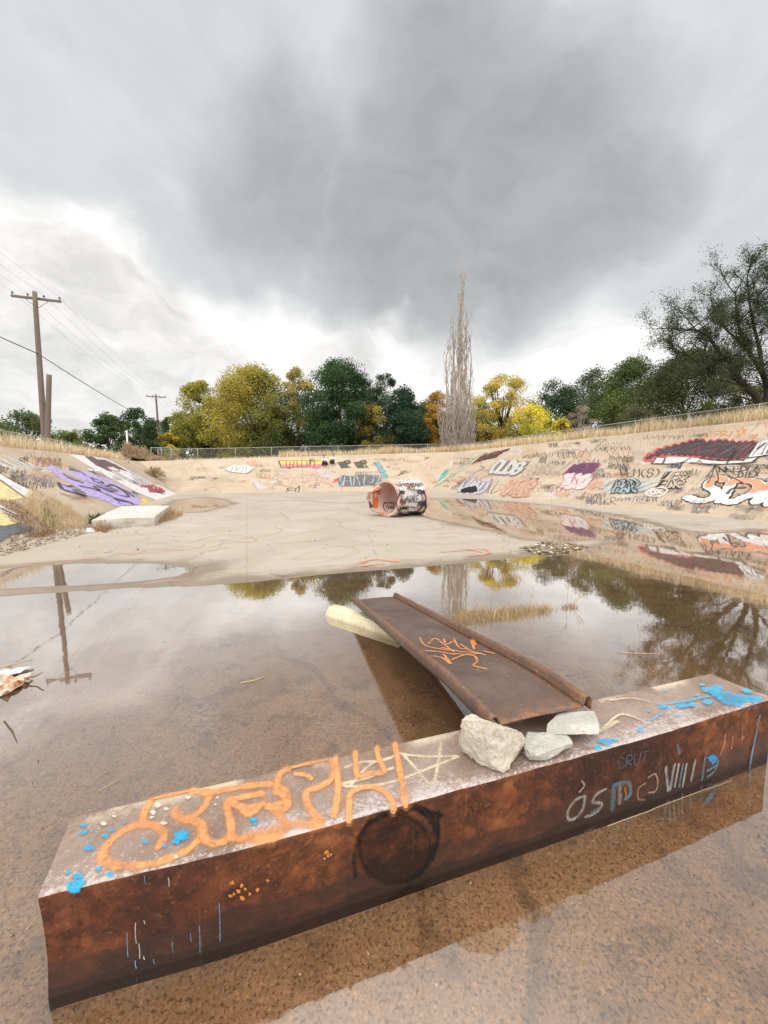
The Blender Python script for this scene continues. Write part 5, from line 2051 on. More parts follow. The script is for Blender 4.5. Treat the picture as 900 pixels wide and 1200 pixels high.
g.fill(bumpy([(366, 218), (372, 204), (405, 198), (410, 182), (475, 163), (545, 146), (600, 131), (628, 145), (700, 135), (760, 146), (842, 143), (848, 158), (820, 190), (780, 218), (700, 216), (600, 206), (470, 196), (400, 206)], 6), (.055, .05, .055), .96, True)
for st in ([(420, 185), (470, 180), (520, 165)], [(440, 195), (520, 185)], [(560, 160), (600, 150)], [(640, 165), (690, 150)], [(600, 190), (650, 180)], [(700, 195), (760, 160)], [(540, 190), (580, 175)], [(780, 180), (820, 155)], [(700, 160), (740, 150)]):
    g.stroke(st, .14, (.16, .15, .16), .8, .8)
for st in ([(560, 195), (600, 165), (590, 200)], [(640, 200), (680, 170)], [(730, 205), (800, 150)], [(760, 210), (830, 150)], [(850, 150), (780, 215)]):
    g.stroke(st, .05, (.45, .12, .12), .6, .7)
g.fill([(390, 238), (410, 215), (480, 210), (560, 214), (600, 218), (585, 236), (520, 232), (450, 240)], (.75, .73, .71), .92)
g.fill([(600, 222), (690, 232), (790, 228), (880, 140), (940, 140), (940, 165), (890, 190), (830, 235), (700, 243), (620, 240)], (.76, .74, .72), .92)
for st in ([(390, 240), (412, 212), (450, 214), (440, 238)], [(395, 240), (500, 243), (530, 232)], [(520, 240), (560, 215)], [(560, 236), (650, 244)], [(650, 242), (700, 244), (800, 238), (850, 232)], [(720, 240), (760, 180), (730, 222)], [(790, 228), (890, 150)], [(830, 236), (900, 180)], [(600, 216), (700, 226), (790, 226)]):
    g.stroke(st, .10, INK['black'], .35, .95, smooth=False)
g.text('LE', (820, 215), (945, 195), (960, 145), (860, 150), .2, INK['black'], .3, .95, .15, .02)
g.text('LE', (822, 213), (943, 193), (958, 146), (863, 151), .11, INK['white'], .3, .97, .15, .02)
g.build(bank_R, 'big black blocked out piece with red edge and white lettering')
g = Paint('R', .012, .0012, C6, .3)
g.text('NEEDLE', (688, 276), (870, 268), (888, 246), (684, 252), .06, INK['black'], .4, .9, .2)
g.text('DIEX', (770, 300), (860, 296), (872, 272), (775, 276), .06, INK['black'], .4, .9, .2)
for st in ([(665, 245), (655, 290), (636, 325)], [(665, 248), (680, 285), (682, 318)], [(668, 246), (720, 285), (790, 325)], [(672, 250), (720, 262), (760, 290)], [(660, 260), (630, 300)], [(600, 245), (660, 250), (720, 242), (890, 246)]):
    g.stroke(st, .05, INK['black'], .4, .85)
g.build(bank_R, 'black scrawl under the dark piece')


def bubble(g, pts, w, top, bot, split):
    """a fat outlined letter whose lower part is another colour"""
    g.stroke(pts, w + .16, INK['black'], .15, .97)
    g.stroke(pts, w, bot, .2, .97)


g = Paint('R', .012, .0012, C6, .25)
BT, BB = (.74, .30, .17), (.82, .80, .78)
S_ = [(712, 312), (680, 300), (645, 318), (640, 340), (670, 356), (672, 378), (630, 400), (585, 400), (545, 385)]
P_ = [(690, 405), (712, 375), (735, 330), (760, 312), (840, 318), (862, 340), (830, 372), (780, 392), (745, 408), (715, 405)]
O_ = [(960, 345), (905, 330), (880, 360), (850, 410)]
R_ = [(905, 420), (935, 365)]
for q, w in ((S_, .36), (P_, .36), (O_, .36), (R_, .34)):
    g.stroke(q, w + .13, INK['black'], .12, .97, sub=8)
for q, w, cut in ((S_, .36, 4), (P_, .36, 0), (O_, .36, 0), (R_, .34, 0)):
    g.stroke(q, w, BB, .12, .97, sub=8)
g.stroke([(712, 312), (680, 300), (648, 318), (642, 338)], .33, BT, .35, .97)
g.stroke([(735, 330), (762, 312), (840, 318), (860, 338), (835, 362)], .33, BT, .35, .97)
g.stroke([(960, 345), (905, 332), (886, 352)], .33, BT, .35, .97)
g.stroke([(722, 372), (745, 350), (800, 345)], .12, INK['black'], .3, .9)
g.fill([(600, 426), (612, 422), (625, 428), (610, 431)], (.66, .25, .13), .8)
g.build(bank_R, 'big white and orange bubble letters with black outline')

# a patina of older, faded tags under the fresh ones
def patina(key, bank_o, label, n, u0, u1, vtop, vbase, seed):
    random.seed(seed)
    g = Paint(key, .003, .000006, (0, 0, 1), .5)
    pal = [INK[k] for k in ('brown', 'dark', 'grey', 'salmon', 'tan', 'slate', 'white', 'dkorange', 'lilac', 'bone')]
    for _ in range(n):
        u = random.uniform(u0, u1)
        a, b = vtop(u) + 3, vbase(u) - 3
        v = random.uniform(a, b)
        h = (b - a) * random.uniform(.06, .16)
        w = h * random.uniform(1.0, 3.2)
        c = random.choice(pal)
        k = random.random()
        if k < .45:
            g.scribble(u, v + h / 2, u + w, v - h / 2, random.randint(2, 6), random.uniform(.03, .08), c, random.uniform(.3, .6), .5, random.uniform(-2, 4))
        elif k < .75:
            wd = ''.join(random.choice('ACDEGHKLMNORSTVYZ') for _ in range(random.randint(2, 5)))
            g.text(wd, (u, v + h / 2), (u + w, v + h / 2), (u + w + 2, v - h / 2), (u + 2, v - h / 2), random.uniform(.03, .16), c, .5, random.uniform(.25, .55), .15, .1)
        else:
            for q in range(random.randint(2, 4)):
                g.stroke([(u + random.uniform(-1, 1) * w * .3, v + random.uniform(-.4, .4) * h), (u + w * .5, v + random.uniform(-.4, .4) * h), (u + w, v + random.uniform(-.4, .4) * h)], random.uniform(.2, .6), c, 1.0, random.uniform(.12, .32))
    g.build(bank_o, label)


patina('R', bank_R, 'faded older tags', 230, 505, 920, lambda u: 490 + (900 - u) * .109, lambda u: 555 + .095 * (u - 290), 31)
patina('F', bank_F, 'faded older tags', 90, 215, 520, lambda u: 543 - (u - 200) * .033, lambda u: 578 - (u - 230) * .012, 32)
patina('L', bank_L, 'faded older tags', 50, -20, 190, lambda u: 525 + u * .11, lambda u: 640 - .293 * u, 33)
random.seed(77)

# worn paint on the dry floor
g = Paint('G', .006, .0012, (0, 570, 2.0), .3)
for st, w in (([(30, 192), (80, 182), (140, 175), (230, 170)], .10), ([(60, 188), (130, 185), (200, 170)], .08), ([(275, 155), (320, 160), (350, 148), (430, 150)], .06), ([(290, 160), (360, 155), (460, 145), (480, 135)], .06), ([(440, 135), (500, 118), (560, 115), (600, 128), (520, 135)], .08),
              ([(540, 118), (600, 122), (660, 105), (640, 95)], .06), ([(330, 232), (380, 225), (440, 220)], .06), ([(610, 130), (700, 112), (760, 98)], .05), ([(640, 135), (720, 130), (800, 120)], .05)):
    g.stroke(st, w, (.62, .30, .20), .9, .5)
for st in ([(690, 170), (740, 150), (800, 140), (840, 155), (770, 175), (700, 185)], [(720, 165), (800, 165), (830, 150)]):
    g.stroke(st, .05, (.40, .40, .22), .9, .4)
for st, w in (([(845, 180), (880, 172), (930, 178)], .16), ([(850, 188), (900, 182)], .1)):
    g.stroke(st, w, (.72, .30, .14), .8, .7)
g.crop = (480, 580, 2.143)
for st, w in (([(80, 145), (140, 140), (190, 138), (195, 150), (150, 155)], .10), ([(130, 135), (180, 145)], .08), ([(70, 100), (110, 95), (140, 100)], .07), ([(60, 108), (120, 104)], .05)):
    g.stroke(st, w, (.66, .26, .17), .8, .75)
for st in ([(0, 105), (60, 112), (130, 104), (180, 95)], [(0, 92), (50, 88), (120, 84)], [(0, 120), (80, 125), (200, 118)]):
    g.stroke(st, .035, (.30, .26, .23), .8, .6)
g.crop = (0, 570, 2.0)
for st in ([(795, 92), (820, 102), (900, 108)], [(660, 65), (680, 80)]):
    g.stroke(st, .04, (.30, .26, .23), .8, .6)
g.crop = (0, 0, 1)
for st, w in (([(300, 588), (350, 587), (400, 590), (425, 589)], .5), ([(270, 583), (330, 580), (380, 579)], .35), ([(210, 582), (260, 579), (330, 578)], .3)):
    g.stroke(st, w, (.24, .20, .16), 1.0, .45)
g.build(floor, 'worn orange and red paint lines on the floor')
# ------------------------------------------------------------------ utility poles and wires
def make_pole(name, base, top, r0, r1, label, arm_dir=None, arm_w=2.45, group=None):
    base, top = Vector(base), Vector(top)
    root = empty(name, base, label, 'utility pole', group)
    b = MB()
    n = 14
    pts = [base.lerp(top, i / n) for i in range(n + 1)]
    pts[0] = pts[0] - Vector((0, 0, .6))
    b.tube(pts, [r0 + (r1 - r0) * i / n for i in range(n + 1)], 12)
    b.build('pole', M_POLE, root, True)
    pins = []
    if arm_dir is not None:
        d = Vector(arm_dir).normalized()
        q = Vector((-d.y, d.x, 0))
        c = top - Vector((0, 0, .32)) + q * (r1 + .05)
        a = MB()
        a.box(c, arm_w, .11, .13, (d, q, Vector((0, 0, 1))))
        a.build('crossarm', M_POLE, root, False, .012)
        for s in (-1, 1):
            k = MB()
            k.tube([c + d * s * .62 + q * .06, c - Vector((0, 0, .55)) + q * .03], .018, 5)
            k.build('brace', M_GALV, root)
        for f_ in (-.47, -.17, .15, .47):
            p = c + d * f_ * arm_w
            i_ = MB()
            i_.tube([p + Vector((0, 0, .06)), p + Vector((0, 0, .13)), p + Vector((0, 0, .15)), p + Vector((0, 0, .22)), p + Vector((0, 0, .25))], [.018, .018, .05, .055, .03], 8)
            i_.build('insulator', M_GLASS, root, True)
            pins.append(p + Vector((0, 0, .26)))
    return root, pins


M_GLASS = mat_plain('brown_glazed_insulator', (.10, .08, .07), .3, .1)
# crossarms stand square to the line of wires
D1, D2 = 24.0, 55.0
b1, b2 = at(52, D1), at(187, D2)
line = (b2 - b1)
line.z = 0
line.normalize()
armd = Vector((-line.y, line.x, 0))
if armd.x < 0:
    armd = -armd
t1 = dp(40.5, 342, 24.2)
t2 = dp(182.5, 462, D2)
pole1, pin1 = make_pole('utility_pole', b1, t1, .17, .12, 'tall weathered wooden utility pole with a crossarm, beside the leaning stub pole', armd)
pole2, pin2 = make_pole('utility_pole', b2, t2, .16, .11, 'distant wooden utility pole with a crossarm in front of the yellow bush', armd)
stub, _ = make_pole('stub_pole', at(53.5, 23.6), dp(57.5, 439, 23.6), .15, .13, 'short leaning wooden stub pole without crossarm, close against the tall pole')


def wire(a, b, sag, r, label, mat, name='power_wire', cat='wire', group=None, n=24):
    a, b = Vector(a), Vector(b)
    m = MB()
    m.tube([a.lerp(b, i / n) - Vector((0, 0, sag * 4 * (i / n) * (1 - i / n))) - a for i in range(n + 1)], r, 5)
    o = m.build(name, mat)
    o.location = a
    return tag(o, label, cat, group)


back = Vector((9.5, -31, 0))
for p, q in zip(pin1, pin2):
    wire(p, q, .55, .006, 'thin grey wire strung from the tall utility pole to the distant pole', M_WIRE2, group='wires between the two utility poles')
for p in pin1:
    wire(p, p + back, .5, .005, 'thin grey wire running overhead from the tall utility pole towards the viewer', M_WIRE2, group='wires from the tall pole towards the viewer')
for p in pin2:
    wire(p, p - Vector((9.5, -31, 0)) * 1.0 + Vector((-1, 0, -1.0)), .5, .008, 'thin grey wire leaving the distant pole above the trees', M_WIRE2, group='wires beyond the distant pole')
ca = dp(44.5, 414.5, 24.0)
cb_ = dp(184, 497, D2 - .12)
wire(ca, cb_, .25, .026, 'thick black cable sloping down from the tall utility pole into the trees', M_WIRE, 'cable', 'cable')
wire(ca, ca + Vector((9.5, -31, .6)), .6, .026, 'thick black cable running from the tall utility pole out of the picture', M_WIRE, 'cable', 'cable')
# white marker post
m = MB()
mp_ = at(149, 27)
m.tube([Vector((0, 0, -.3)), Vector((0, 0, zpx(504.5, 27) - mp_.z))], .055, 8)
o = m.build('marker_post', mat_plain('white_post_paint', (.70, .70, .68), .6, .1), None, True)
o.location = mp_
tag(o, 'thin white marker post standing in the dry grass beside a tumbleweed', 'post')


# ------------------------------------------------------------------ chain link fences
def fence(pts, h, label, sp=3.0, mesh=True):
    pts = [Vector(p) for p in pts]
    root = empty('chain_link_fence', pts[0], label, 'fence')
    # resample
    seg = [(b - a).length for a, b in zip(pts[:-1], pts[1:])]
    tot = sum(seg)
    k = max(2, int(tot / sp))

    def along(s):
        for a, b, l in zip(pts[:-1], pts[1:], seg):
            if s <= l + 1e-6:
                return a.lerp(b, s / l)
            s -= l
        return pts[-1]
    P = [along(tot * i / k) for i in range(k + 1)]
    for p in P:
        b = MB()
        b.tube([p - Vector((0, 0, .2)), p + Vector((0, 0, h + .04))], .03, 7)
        b.build('post', M_GALV, root, True)
    b = MB()
    b.tube([p + Vector((0, 0, h)) for p in P], .026, 7)
    b.build('rail', M_GALV, root, True)
    if mesh:
        v, f = [], []
        r = .0026
        cell = .11
        n = int(tot / cell)
        rows = int(h / cell)
        for sgn in (0, 1):
            for i in range(n):
                s0, s1 = i * cell, min(tot, i * cell + h)
                z0, z1 = (.02, .02 + (s1 - s0)) if sgn == 0 else (h, h - (s1 - s0))
                a, b2_ = along(s0), along(s1)
                a = a + Vector((0, 0, z0))
                b2_ = b2_ + Vector((0, 0, z1))
                d = (b2_ - a).normalized()
                sd_ = d.cross(Vector((0, 1, 0))).normalized() * r
                up = d.cross(sd_).normalized() * r
                q = len(v)
                for e in (a, b2_):
                    v += [e + sd_, e - sd_ * .5 + up * .87, e - sd_ * .5 - up * .87]
                f += [(q, q + 1, q + 4, q + 3), (q + 1, q + 2, q + 5, q + 4), (q + 2, q, q + 3, q + 5)]
        b = MB()
        b.add(v, f)
        b.build('mesh', M_GALV, root)
    return root


def rim_pt(a, b):
    p = W(a, b)
    return Vector((p.x, p.y, gz(p.x, p.y)))


fence([rim_pt(TL - 1.7, b) for b in (-6, 2, 8, 14, 20, 26, 31)], .95, 'low chain link fence behind the dry grass below the utility poles')
fence([rim_pt(TR + 2.0, b) for b in (-4, 2, 8, 14, 20, 26, 32, 37)], .98, 'low chain link fence above the bubble letters under the big dark tree')
yF = 2.0


def far_pt(a, off):
    bb = CFL[1] + (CFR[1] - CFL[1]) * (a - TL) / (TR - TL) + off
    return rim_pt(a, bb)


fence([far_pt(a, 1.8) for a in (-7.5, -3, 2, 7, 12, 17, 22)], 1.0, 'chain link fence along the far rim in front of the dense trees')
fence([rim_pt(TL + 1.2 + k * .8, BF + 9.4) for k in (0, 1, 2)], 1.15, 'short run of taller fence beside the tumbleweeds at the far corner', 1.4)


# ------------------------------------------------------------------ grass on the rims
STRAW, STRAW2, OLIVE = (.84, .72, .52), (.70, .56, .37), (.30, .28, .14)


def rim_grass():
    base, h, w, lean, col = [], [], [], [], []

    def put(a0, a1, b0, b1, n, hm, far=None):
        for _ in range(n):
            t, s = random.random(), random.random() ** 1.4
            if far:
                a = a0 + (a1 - a0) * t
                p = far_pt(a, .12 + s * b1)
            else:
                p = rim_pt(a0 + (a1 - a0) * s, b0 + (b1 - b0) * t)
            cl = .5 + .9 * max(0, mnoise.noise(p * .45) + .45)
            if random.random() > cl + .35:
                continue
            hh = hm * random.uniform(.25, 1.15) * (.6 + .55 * cl)
            base.append(tuple(p - Vector((0, 0, .03))))
            h.append(hh)
            w.append(random.uniform(.003, .008) + .0003 * p.y)
            lean.append(abs(random.gauss(0, .42)))
            c = STRAW if random.random() < .7 else (STRAW2 if random.random() < .8 else OLIVE)
            k = random.uniform(.75, 1.25)
            col.append(tuple(x * k for x in c))
    put(TL - .33, TL - 3.4, -2, 15, 16000, .80)
    put(TL - .33, TL - 3.4, 15, 39, 11000, .80)
    put(TR + .33, TR + 4.0, 0, 14, 17000, .72)
    put(TR + .33, TR + 4.0, 14, 38, 17000, .8)
    put(-6, 8, 0, 1.2, 2200, .26, True)
    put(3, 21.5, 0, 2.4, 8500, .60, True)
    put(13, 22.5, 0, 3.0, 5000, .75, True)
    o = grass_mesh('dry_grass', base, h, w, lean, np.array(col), M_DRY)
    tag(o, 'tall straw coloured dry grass along the rim of the basin', 'grass', None, 'stuff')


rim_grass()


def tuft(name, label, cat, poly, n, hm, wd, cols, lean=.45, group=None, zf=None, extra=None):
    """a clump of grass blades on an outline of world points"""
    P = np.array([(p[0], p[1]) for p in poly])
    c = P.mean(0)
    z0 = zf(c[0], c[1]) if zf else 0
    root = empty(name, (c[0], c[1], z0), label, cat, group)
    lo, hi = P.min(0), P.max(0)
    pts = []
    while len(pts) < n:
        q = RNG.uniform(lo, hi, (n * 3, 2))
        pts += [tuple(x) for x in q[sdf(q, P) > 0]]
    pts = pts[:n]
    base = np.array([(x, y, (zf(x, y) if zf else 0) - .02) for x, y in pts])
    pick = RNG.integers(0, len(cols), n)
    col = np.array(cols)[pick] * RNG.uniform(.7, 1.25, (n, 1))
    h = hm * (.25 + 1.0 * RNG.random(n) ** 1.6)
    grass_mesh('blades', base, h, RNG.uniform(.5, 1.2, n) * wd, np.abs(RNG.normal(0, lean, n)), col, M_DRY, root)
    return root


def bank_z(key):
    def f_(x, y):
        z = SURF[key].ray_cast(Vector((x, y, 30)), Vector((0, 0, -1)))[0]
        zf_ = floor_z(x, y) if SURF['G'].ray_cast(Vector((x, y, 5)), Vector((0, 0, -1)))[0] else 0
        return max(z.z if z else -9, zf_)
    return f_


ZB = bank_z('L')
tuft('dry_grass_clump', 'big straw coloured grass clump left of the broken slab at the foot of the bank', 'grass clump',
     [gp(u, v, .05) for u, v in ((26, 619), (60, 620), (98, 618), (104, 611), (86, 608), (60, 608), (40, 609))], 6500, .30, .0030, [(.74, .62, .42), (.66, .52, .32), (.50, .36, .20), (.84, .72, .52)], .85, None, ZB)
tuft('brown_scrub', 'reddish brown dry scrub over the yellow stripe at the foot of the bank', 'shrub',
     [gp(u, v, .5) for u, v in ((-6, 601), (20, 606), (46, 607), (66, 603), (54, 600), (20, 598))], 3200, .17, .0028, [(.30, .17, .08), (.24, .13, .06), (.38, .24, .12)], .7, None, ZB)
tuft('green_weed', 'low green weeds behind the slab at the foot of the bank', 'weed', [gp(u, v, .25) for u, v in ((98, 606), (116, 607), (135, 602), (137, 596), (118, 598), (102, 600))], 900, .24, .011, [(.05, .11, .025), (.07, .14, .03), (.035, .08, .02)], .6, None, ZB)
tuft('brown_scrub', 'rusty brown dead scrub above the green weeds', 'shrub', [gp(u, v, .6) for u, v in ((104, 596), (122, 598), (134, 594), (122, 590))], 500, .3, .008, [(.36, .21, .11), (.44, .27, .15)], .7, None, ZB)
tuft('green_weed', 'small green sprout low in the dry grass clump', 'weed', [gp(u, v, .05) for u, v in ((50, 619), (66, 620), (68, 615), (54, 614))], 180, .22, .009, [(.12, .17, .04), (.16, .2, .06)], .5, None, ZB)
tuft('dry_grass_clump', 'small dry grass clump at the right end of the slab', 'grass clump', [gp(u, v, .0) for u, v in ((185, 614), (203, 611), (215, 604), (204, 600), (190, 606))], 700, .28, .007, [(.50, .34, .17), (.42, .26, .12), (.55, .42, .24)], .7, None, ZB)
# grass islet in the puddle
islet = tuft('dry_grass_clump', 'long low straw grass islet standing in the puddle to the right of the ramp', 'grass clump', [gp(u, v) for u, v in ((529, 722), (540, 731), (570, 729), (600, 724), (628, 721), (652, 715), (640, 712), (605, 713), (575, 717), (545, 716))],
     2600, .11, .0026, [(.60, .47, .27), (.50, .36, .18), (.68, .55, .34), (.40, .27, .13)], .9)
islet2 = tuft('dry_grass_clump', 'little straw tuft alone in the puddle right of the grass islet', 'grass clump', [gp(u, v) for u, v in ((658, 713), (668, 715), (678, 712), (670, 709), (660, 710))], 230, .07, .0028, [(.60, .47, .27), (.46, .33, .16), (.36, .24, .12)], .9)


def stems(name, root, spots):
    for (u, v, h, ln) in spots:
        p = gp(u, v)
        b = MB()
        tip = p + Vector((ln, random.uniform(-.05, .05), h))
        mid = p.lerp(tip, .5) + Vector((-ln * .15, 0, 0))
        b.tube([q - p for q in (p - Vector((0, 0, .03)), mid, tip)], [.003, .0025, .0014], 4)
        for k in range(random.randint(2, 5)):
            s = random.uniform(.4, .95)
            q = p.lerp(tip, s)
            b.tube([q - p, q - p + Vector((random.uniform(-.08, .08), random.uniform(-.05, .05), random.uniform(.03, .09)))], [.0018, .001], 4)
        o = b.build(name, M_TWIG, None)
        o.parent = root
        o.location = p - root.location


stems('stem', islet, [(560, 722, .22, -.05), (575, 720, .30, .02), (586, 720, .36, .02), (603, 718, .30, .10), (598, 719, .42, .12), (545, 722, .18, -.1), (572, 722, .2, -.12), (616, 718, .22, .1), (552, 720, .2, .05)])
stems('stem', islet2, [(664, 711, .30, .0), (670, 711, .18, .08), (672, 712, .15, .12)])


# fallen leaves and bits drifting on the puddle
def drift():
    pts = []
    while len(pts) < 170:
        q = gp(random.uniform(-100, 1000), 690 + 480 * random.random() ** 1.5, .004)
        if floor_z(q.x, q.y) < -.004:
            a, b = toAB(q - B_FL)
            l = (q - B_FL)
            if 0 < l.dot(UB) < BLEN and -.05 < l.dot(VB) < BWID:
                continue
            pts.append(tuple(q))
    cen = np.array(pts)
    cols = np.array([(.42, .30, .14), (.30, .19, .09), (.50, .42, .30), (.16, .10, .06), (.40, .28, .12)])[RNG.integers(0, 5, len(cen))]
    v, loops = [], []
    for i, c in enumerate(cen):
        a = RNG.uniform(0, 6.28)
        L, wd = RNG.uniform(.003, .012), RNG.uniform(.0015, .004)
        d = np.array([math.cos(a), math.sin(a), 0])
        e = np.array([-d[1], d[0], 0])
        v += [c - d * L, c + e * wd, c + d * L + np.array([0, 0, .004]), c - e * wd]
        loops += [4 * i, 4 * i + 3, 4 * i + 2, 4 * i + 1]
    o = fast_mesh('leaf_litter', np.array(v), loops, np.full(len(cen), 4), M_DRY, None, np.repeat(cols, 4, axis=0))
    tag(o, 'small leaf bits drifting on the puddle', 'leaf litter', None, 'stuff')


drift()
# ------------------------------------------------------------------ trees
def prof_round(t):
    return max(.0, math.sin(math.pi * min(1, .10 + .90 * t)) ** .55)


def tree(name, label, u, D, vtop, wpx, cols, nclump=60, per=110, leaf=.22, t0=.06, trunk=.16, cat='tree', prof=prof_round, bark=None, seed=0, crad=.28, squash=.8, ybias=None, limbs=14, wood=.05, group=None, top_pow=1.0):
    rng = np.random.default_rng(seed + int(u * 13 + D))
    base = at(u, D)
    ztop = zpx(vtop, D)
    H = ztop - base.z
    R = wpx * 1.08 / 2 / F * D
    root = empty(name, base, label, cat, group)
    cl, rr = [], []
    k = 0
    while len(cl) < nclump:
        t = rng.random() ** top_pow
        r = R * prof(t)
        a = rng.uniform(0, 2 * np.pi)
        q = r * math.sqrt(rng.uniform(.15, 1)) * rng.uniform(.75, 1.08)
        z = base.z + H * (t0 + (1 - t0) * t * .94)
        cl.append((base.x + q * math.cos(a), base.y + q * math.sin(a), z))
        rr.append(max(.35, crad * R * rng.uniform(.6, 1.35)))
    cl, rr = np.array(cl), np.array(rr)
    cen, cc = [], []
    cols = np.array(cols)
    for i in range(nclump):
        n = int(per * 2.7 * rng.uniform(.6, 1.4))
        d = rng.normal(size=(n, 3))
        d /= np.linalg.norm(d, axis=1, keepdims=True)
        p = d * (rng.random((n, 1)) ** .45) * rr[i]
        p[:, 2] *= squash
        cen.append(cl[i] + p)
        if ybias is not None:
            # yellow leaves gather on one side / the top of the crown
            s = ybias[0] * (cl[i][0] - base.x) / R + ybias[1] * ((cl[i][2] - base.z) / H - .5) * 2 + rng.normal(0, .22)
            w = 1 / (1 + math.exp(-3 * s))
            c = cols[0] * (1 - w) + cols[1] * w
        else:
            wts = rng.random(len(cols)) ** 2 + .05
            c = (cols * wts[:, None]).sum(0) / wts.sum()
        c = c * rng.uniform(1.05, 2.1)
        cc.append(np.clip(c * rng.uniform(.75, 1.3, (n, 1)), 0, 1))
    cen, cc = np.concatenate(cen), np.concatenate(cc)
    leaves_mesh('crown', cen, leaf * .8 * rng.uniform(.7, 1.3, len(cen)), cc, M_LEAF, root)
    b = MB()
    zt = base.z + H * .72
    n = 8
    tr = [Vector((base.x + .25 * R * .3 * mnoise.noise(Vector((i * .5, seed, u))), base.y, base.z - .4 + (zt - base.z + .4) * i / n)) for i in range(n + 1)]
    b.tube(tr, [trunk * (1 - .8 * i / n) + .01 for i in range(n + 1)], 7)
    idx = rng.permutation(nclump)[:limbs]
    for i in idx:
        e = Vector(cl[i])
        hh = (e.z - base.z) / H
        st = tr[min(n, max(1, int(n * hh * .7)))]
        midp = st.lerp(e, .5) + Vector((0, 0, -.1 * (e - st).length))
        b.tube([st, midp, e], [wood * 1.3, wood, wood * .35], 5)
    b.build('trunk', bark or M_BARK, root, True)
    return root


G_DARK, G_MID, G_OL, G_LT = (.036, .066, .026), (.062, .105, .036), (.095, .12, .034), (.12, .17, .05)
YEL, YEL2, GOLD = (.46, .35, .06), (.34, .29, .055), (.42, .25, .045)
BLUEG = (.030, .060, .036)
# along the left rim
tree('shrub_tree', 'mid green bushy tree at the left picture edge behind the utility pole', 24, 36, 480, 78, [G_MID, G_OL, (.06, .085, .04)], 60, 90, .22, .0, .14)
tree('shrub_tree', 'low yellow green bush to the right of the tall utility pole', 78, 40, 506, 44, [G_OL, G_LT], 40, 80, .2, .0, .08, seed=2)
tree('shrub_tree', 'thin grey bush half bare behind the fence', 86, 46, 497, 24, [(.14, .14, .10), (.18, .17, .12)], 22, 50, .16, .1, .06, seed=3)
tree('dense_tree', 'dark green round tree behind the white marker post', 127, 44, 486, 52, [G_DARK, G_MID], 60, 100, .24, .0, .15, seed=4)
tree('dense_tree', 'dark green feathery tree left of the distant utility pole', 164, 47, 477, 46, [G_DARK, (.034, .066, .024), G_MID], 55, 90, .25, .0, .15, seed=5)
tree('dense_tree', 'small dark tree just right of the distant utility pole', 201, 62, 486, 30, [G_DARK, G_MID], 36, 80, .28, .0, .15, seed=6)
tree('yellow_bush', 'bright yellow bush at the foot of the distant pole', 200, 48, 507, 34, [(.14, .17, .03), YEL], 34, 90, .2, .0, .05, cat='shrub', seed=7, ybias=(0, .6))
tree('dense_tree', 'small dark green tree behind the yellow bush', 176, 58, 497, 60, [G_DARK, G_DARK, G_MID], 44, 90, .28, .0, .12, seed=51)
# the dense row at the far end
tree('autumn_tree', 'yellow green autumn tree at the left end of the dense row', 236, 50, 444, 62, [(.10, .13, .025), YEL2], 90, 120, .24, .0, .2, seed=8, ybias=(.2, .5))
tree('autumn_tree', 'big yellow topped tree with dark green right side in the dense row', 298, 49, 428, 92, [(.035, .065, .018), (.40, .33, .06)], 150, 130, .25, .0, .25, seed=9, ybias=(-1.0, .45))
tree('autumn_tree', 'thin sparse brownish yellow tree between the big yellow and the big green tree', 350, 55, 427, 52, [(.36, .27, .07), (.24, .20, .06), (.16, .15, .05)], 80, 70, .24, .0, .18, seed=10, crad=.24)
tree('dense_tree', 'biggest dark green round tree of the dense row', 400, 48, 419, 84, [G_DARK, (.026, .056, .018), (.034, .070, .024)], 150, 140, .26, .0, .28, seed=11)
tree('sparse_tree', 'open green tree with sky gaps behind the biggest dark tree', 452, 56, 434, 62, [G_DARK, (.04, .07, .03)], 70, 70, .24, .1, .2, seed=12, crad=.2)
tree('autumn_tree', 'small olive yellow tree between two dark green trees', 437, 46, 473, 44, [(.16, .14, .03), (.09, .10, .025), (.24, .17, .03)], 60, 90, .2, .0, .12, seed=13)
tree('dense_tree', 'dark bluish green tree left of the dead poplar', 472, 47, 454, 54, [BLUEG, (.022, .048, .026)], 90, 120, .24, .0, .18, seed=14)
tree('autumn_tree', 'orange yellow tree half hidden behind the dead poplar', 512, 52, 458, 40, [GOLD, (.20, .14, .02)], 60, 100, .24, .0, .14, seed=15)
tree('dense_tree', 'dark tree in the gap behind the orange one', 500, 60, 470, 56, [G_DARK], 50, 100, .3, .0, .14, seed=16)
# understory that closes the row
for i, (u, v, w_) in enumerate(((262, 500, 50), (322, 490, 60), (372, 495, 55), (425, 500, 60), (486, 505, 50), (548, 500, 60))):
    tree('undergrowth_bush', ['dark bush under the left yellow trees', 'dark bush under the thin brownish tree', 'dark bush left under the biggest dark tree', 'dark bush under the small olive tree', 'dark bush under the bluish tree', 'dark bush behind the foot of the dead poplar'][i],
         u, 53, v, w_, [(.018, .032, .012), (.03, .045, .015)], 46, 90, .26, -.05, .06, cat='shrub', seed=20 + i)
for i, (u, v, w_) in enumerate(((272, 462, 90), (335, 455, 80), (425, 452, 90), (490, 478, 60), (560, 470, 60), (668, 460, 70), (715, 452, 80))):
    tree('background_tree', ['dark tree far behind the big yellow topped tree', 'dark tree far behind the thin brownish tree', 'dark tree far behind the small olive tree', 'dark tree far behind the orange yellow tree', 'dark tree far behind the dead poplar', 'dark tree far behind the pale bare shrub', 'dark tree far behind the airy grey green tree'][i],
         u, 66, v, w_, [(.024, .042, .016), (.034, .052, .018)], 70, 70, .32, -.02, .15, seed=70 + i)
tree('undergrowth_bush', 'olive bush filling the gap beside the short fence', 216, 50, 505, 52, [(.07, .09, .03), (.10, .11, .03)], 50, 90, .2, -.05, .06, cat='shrub', seed=90)
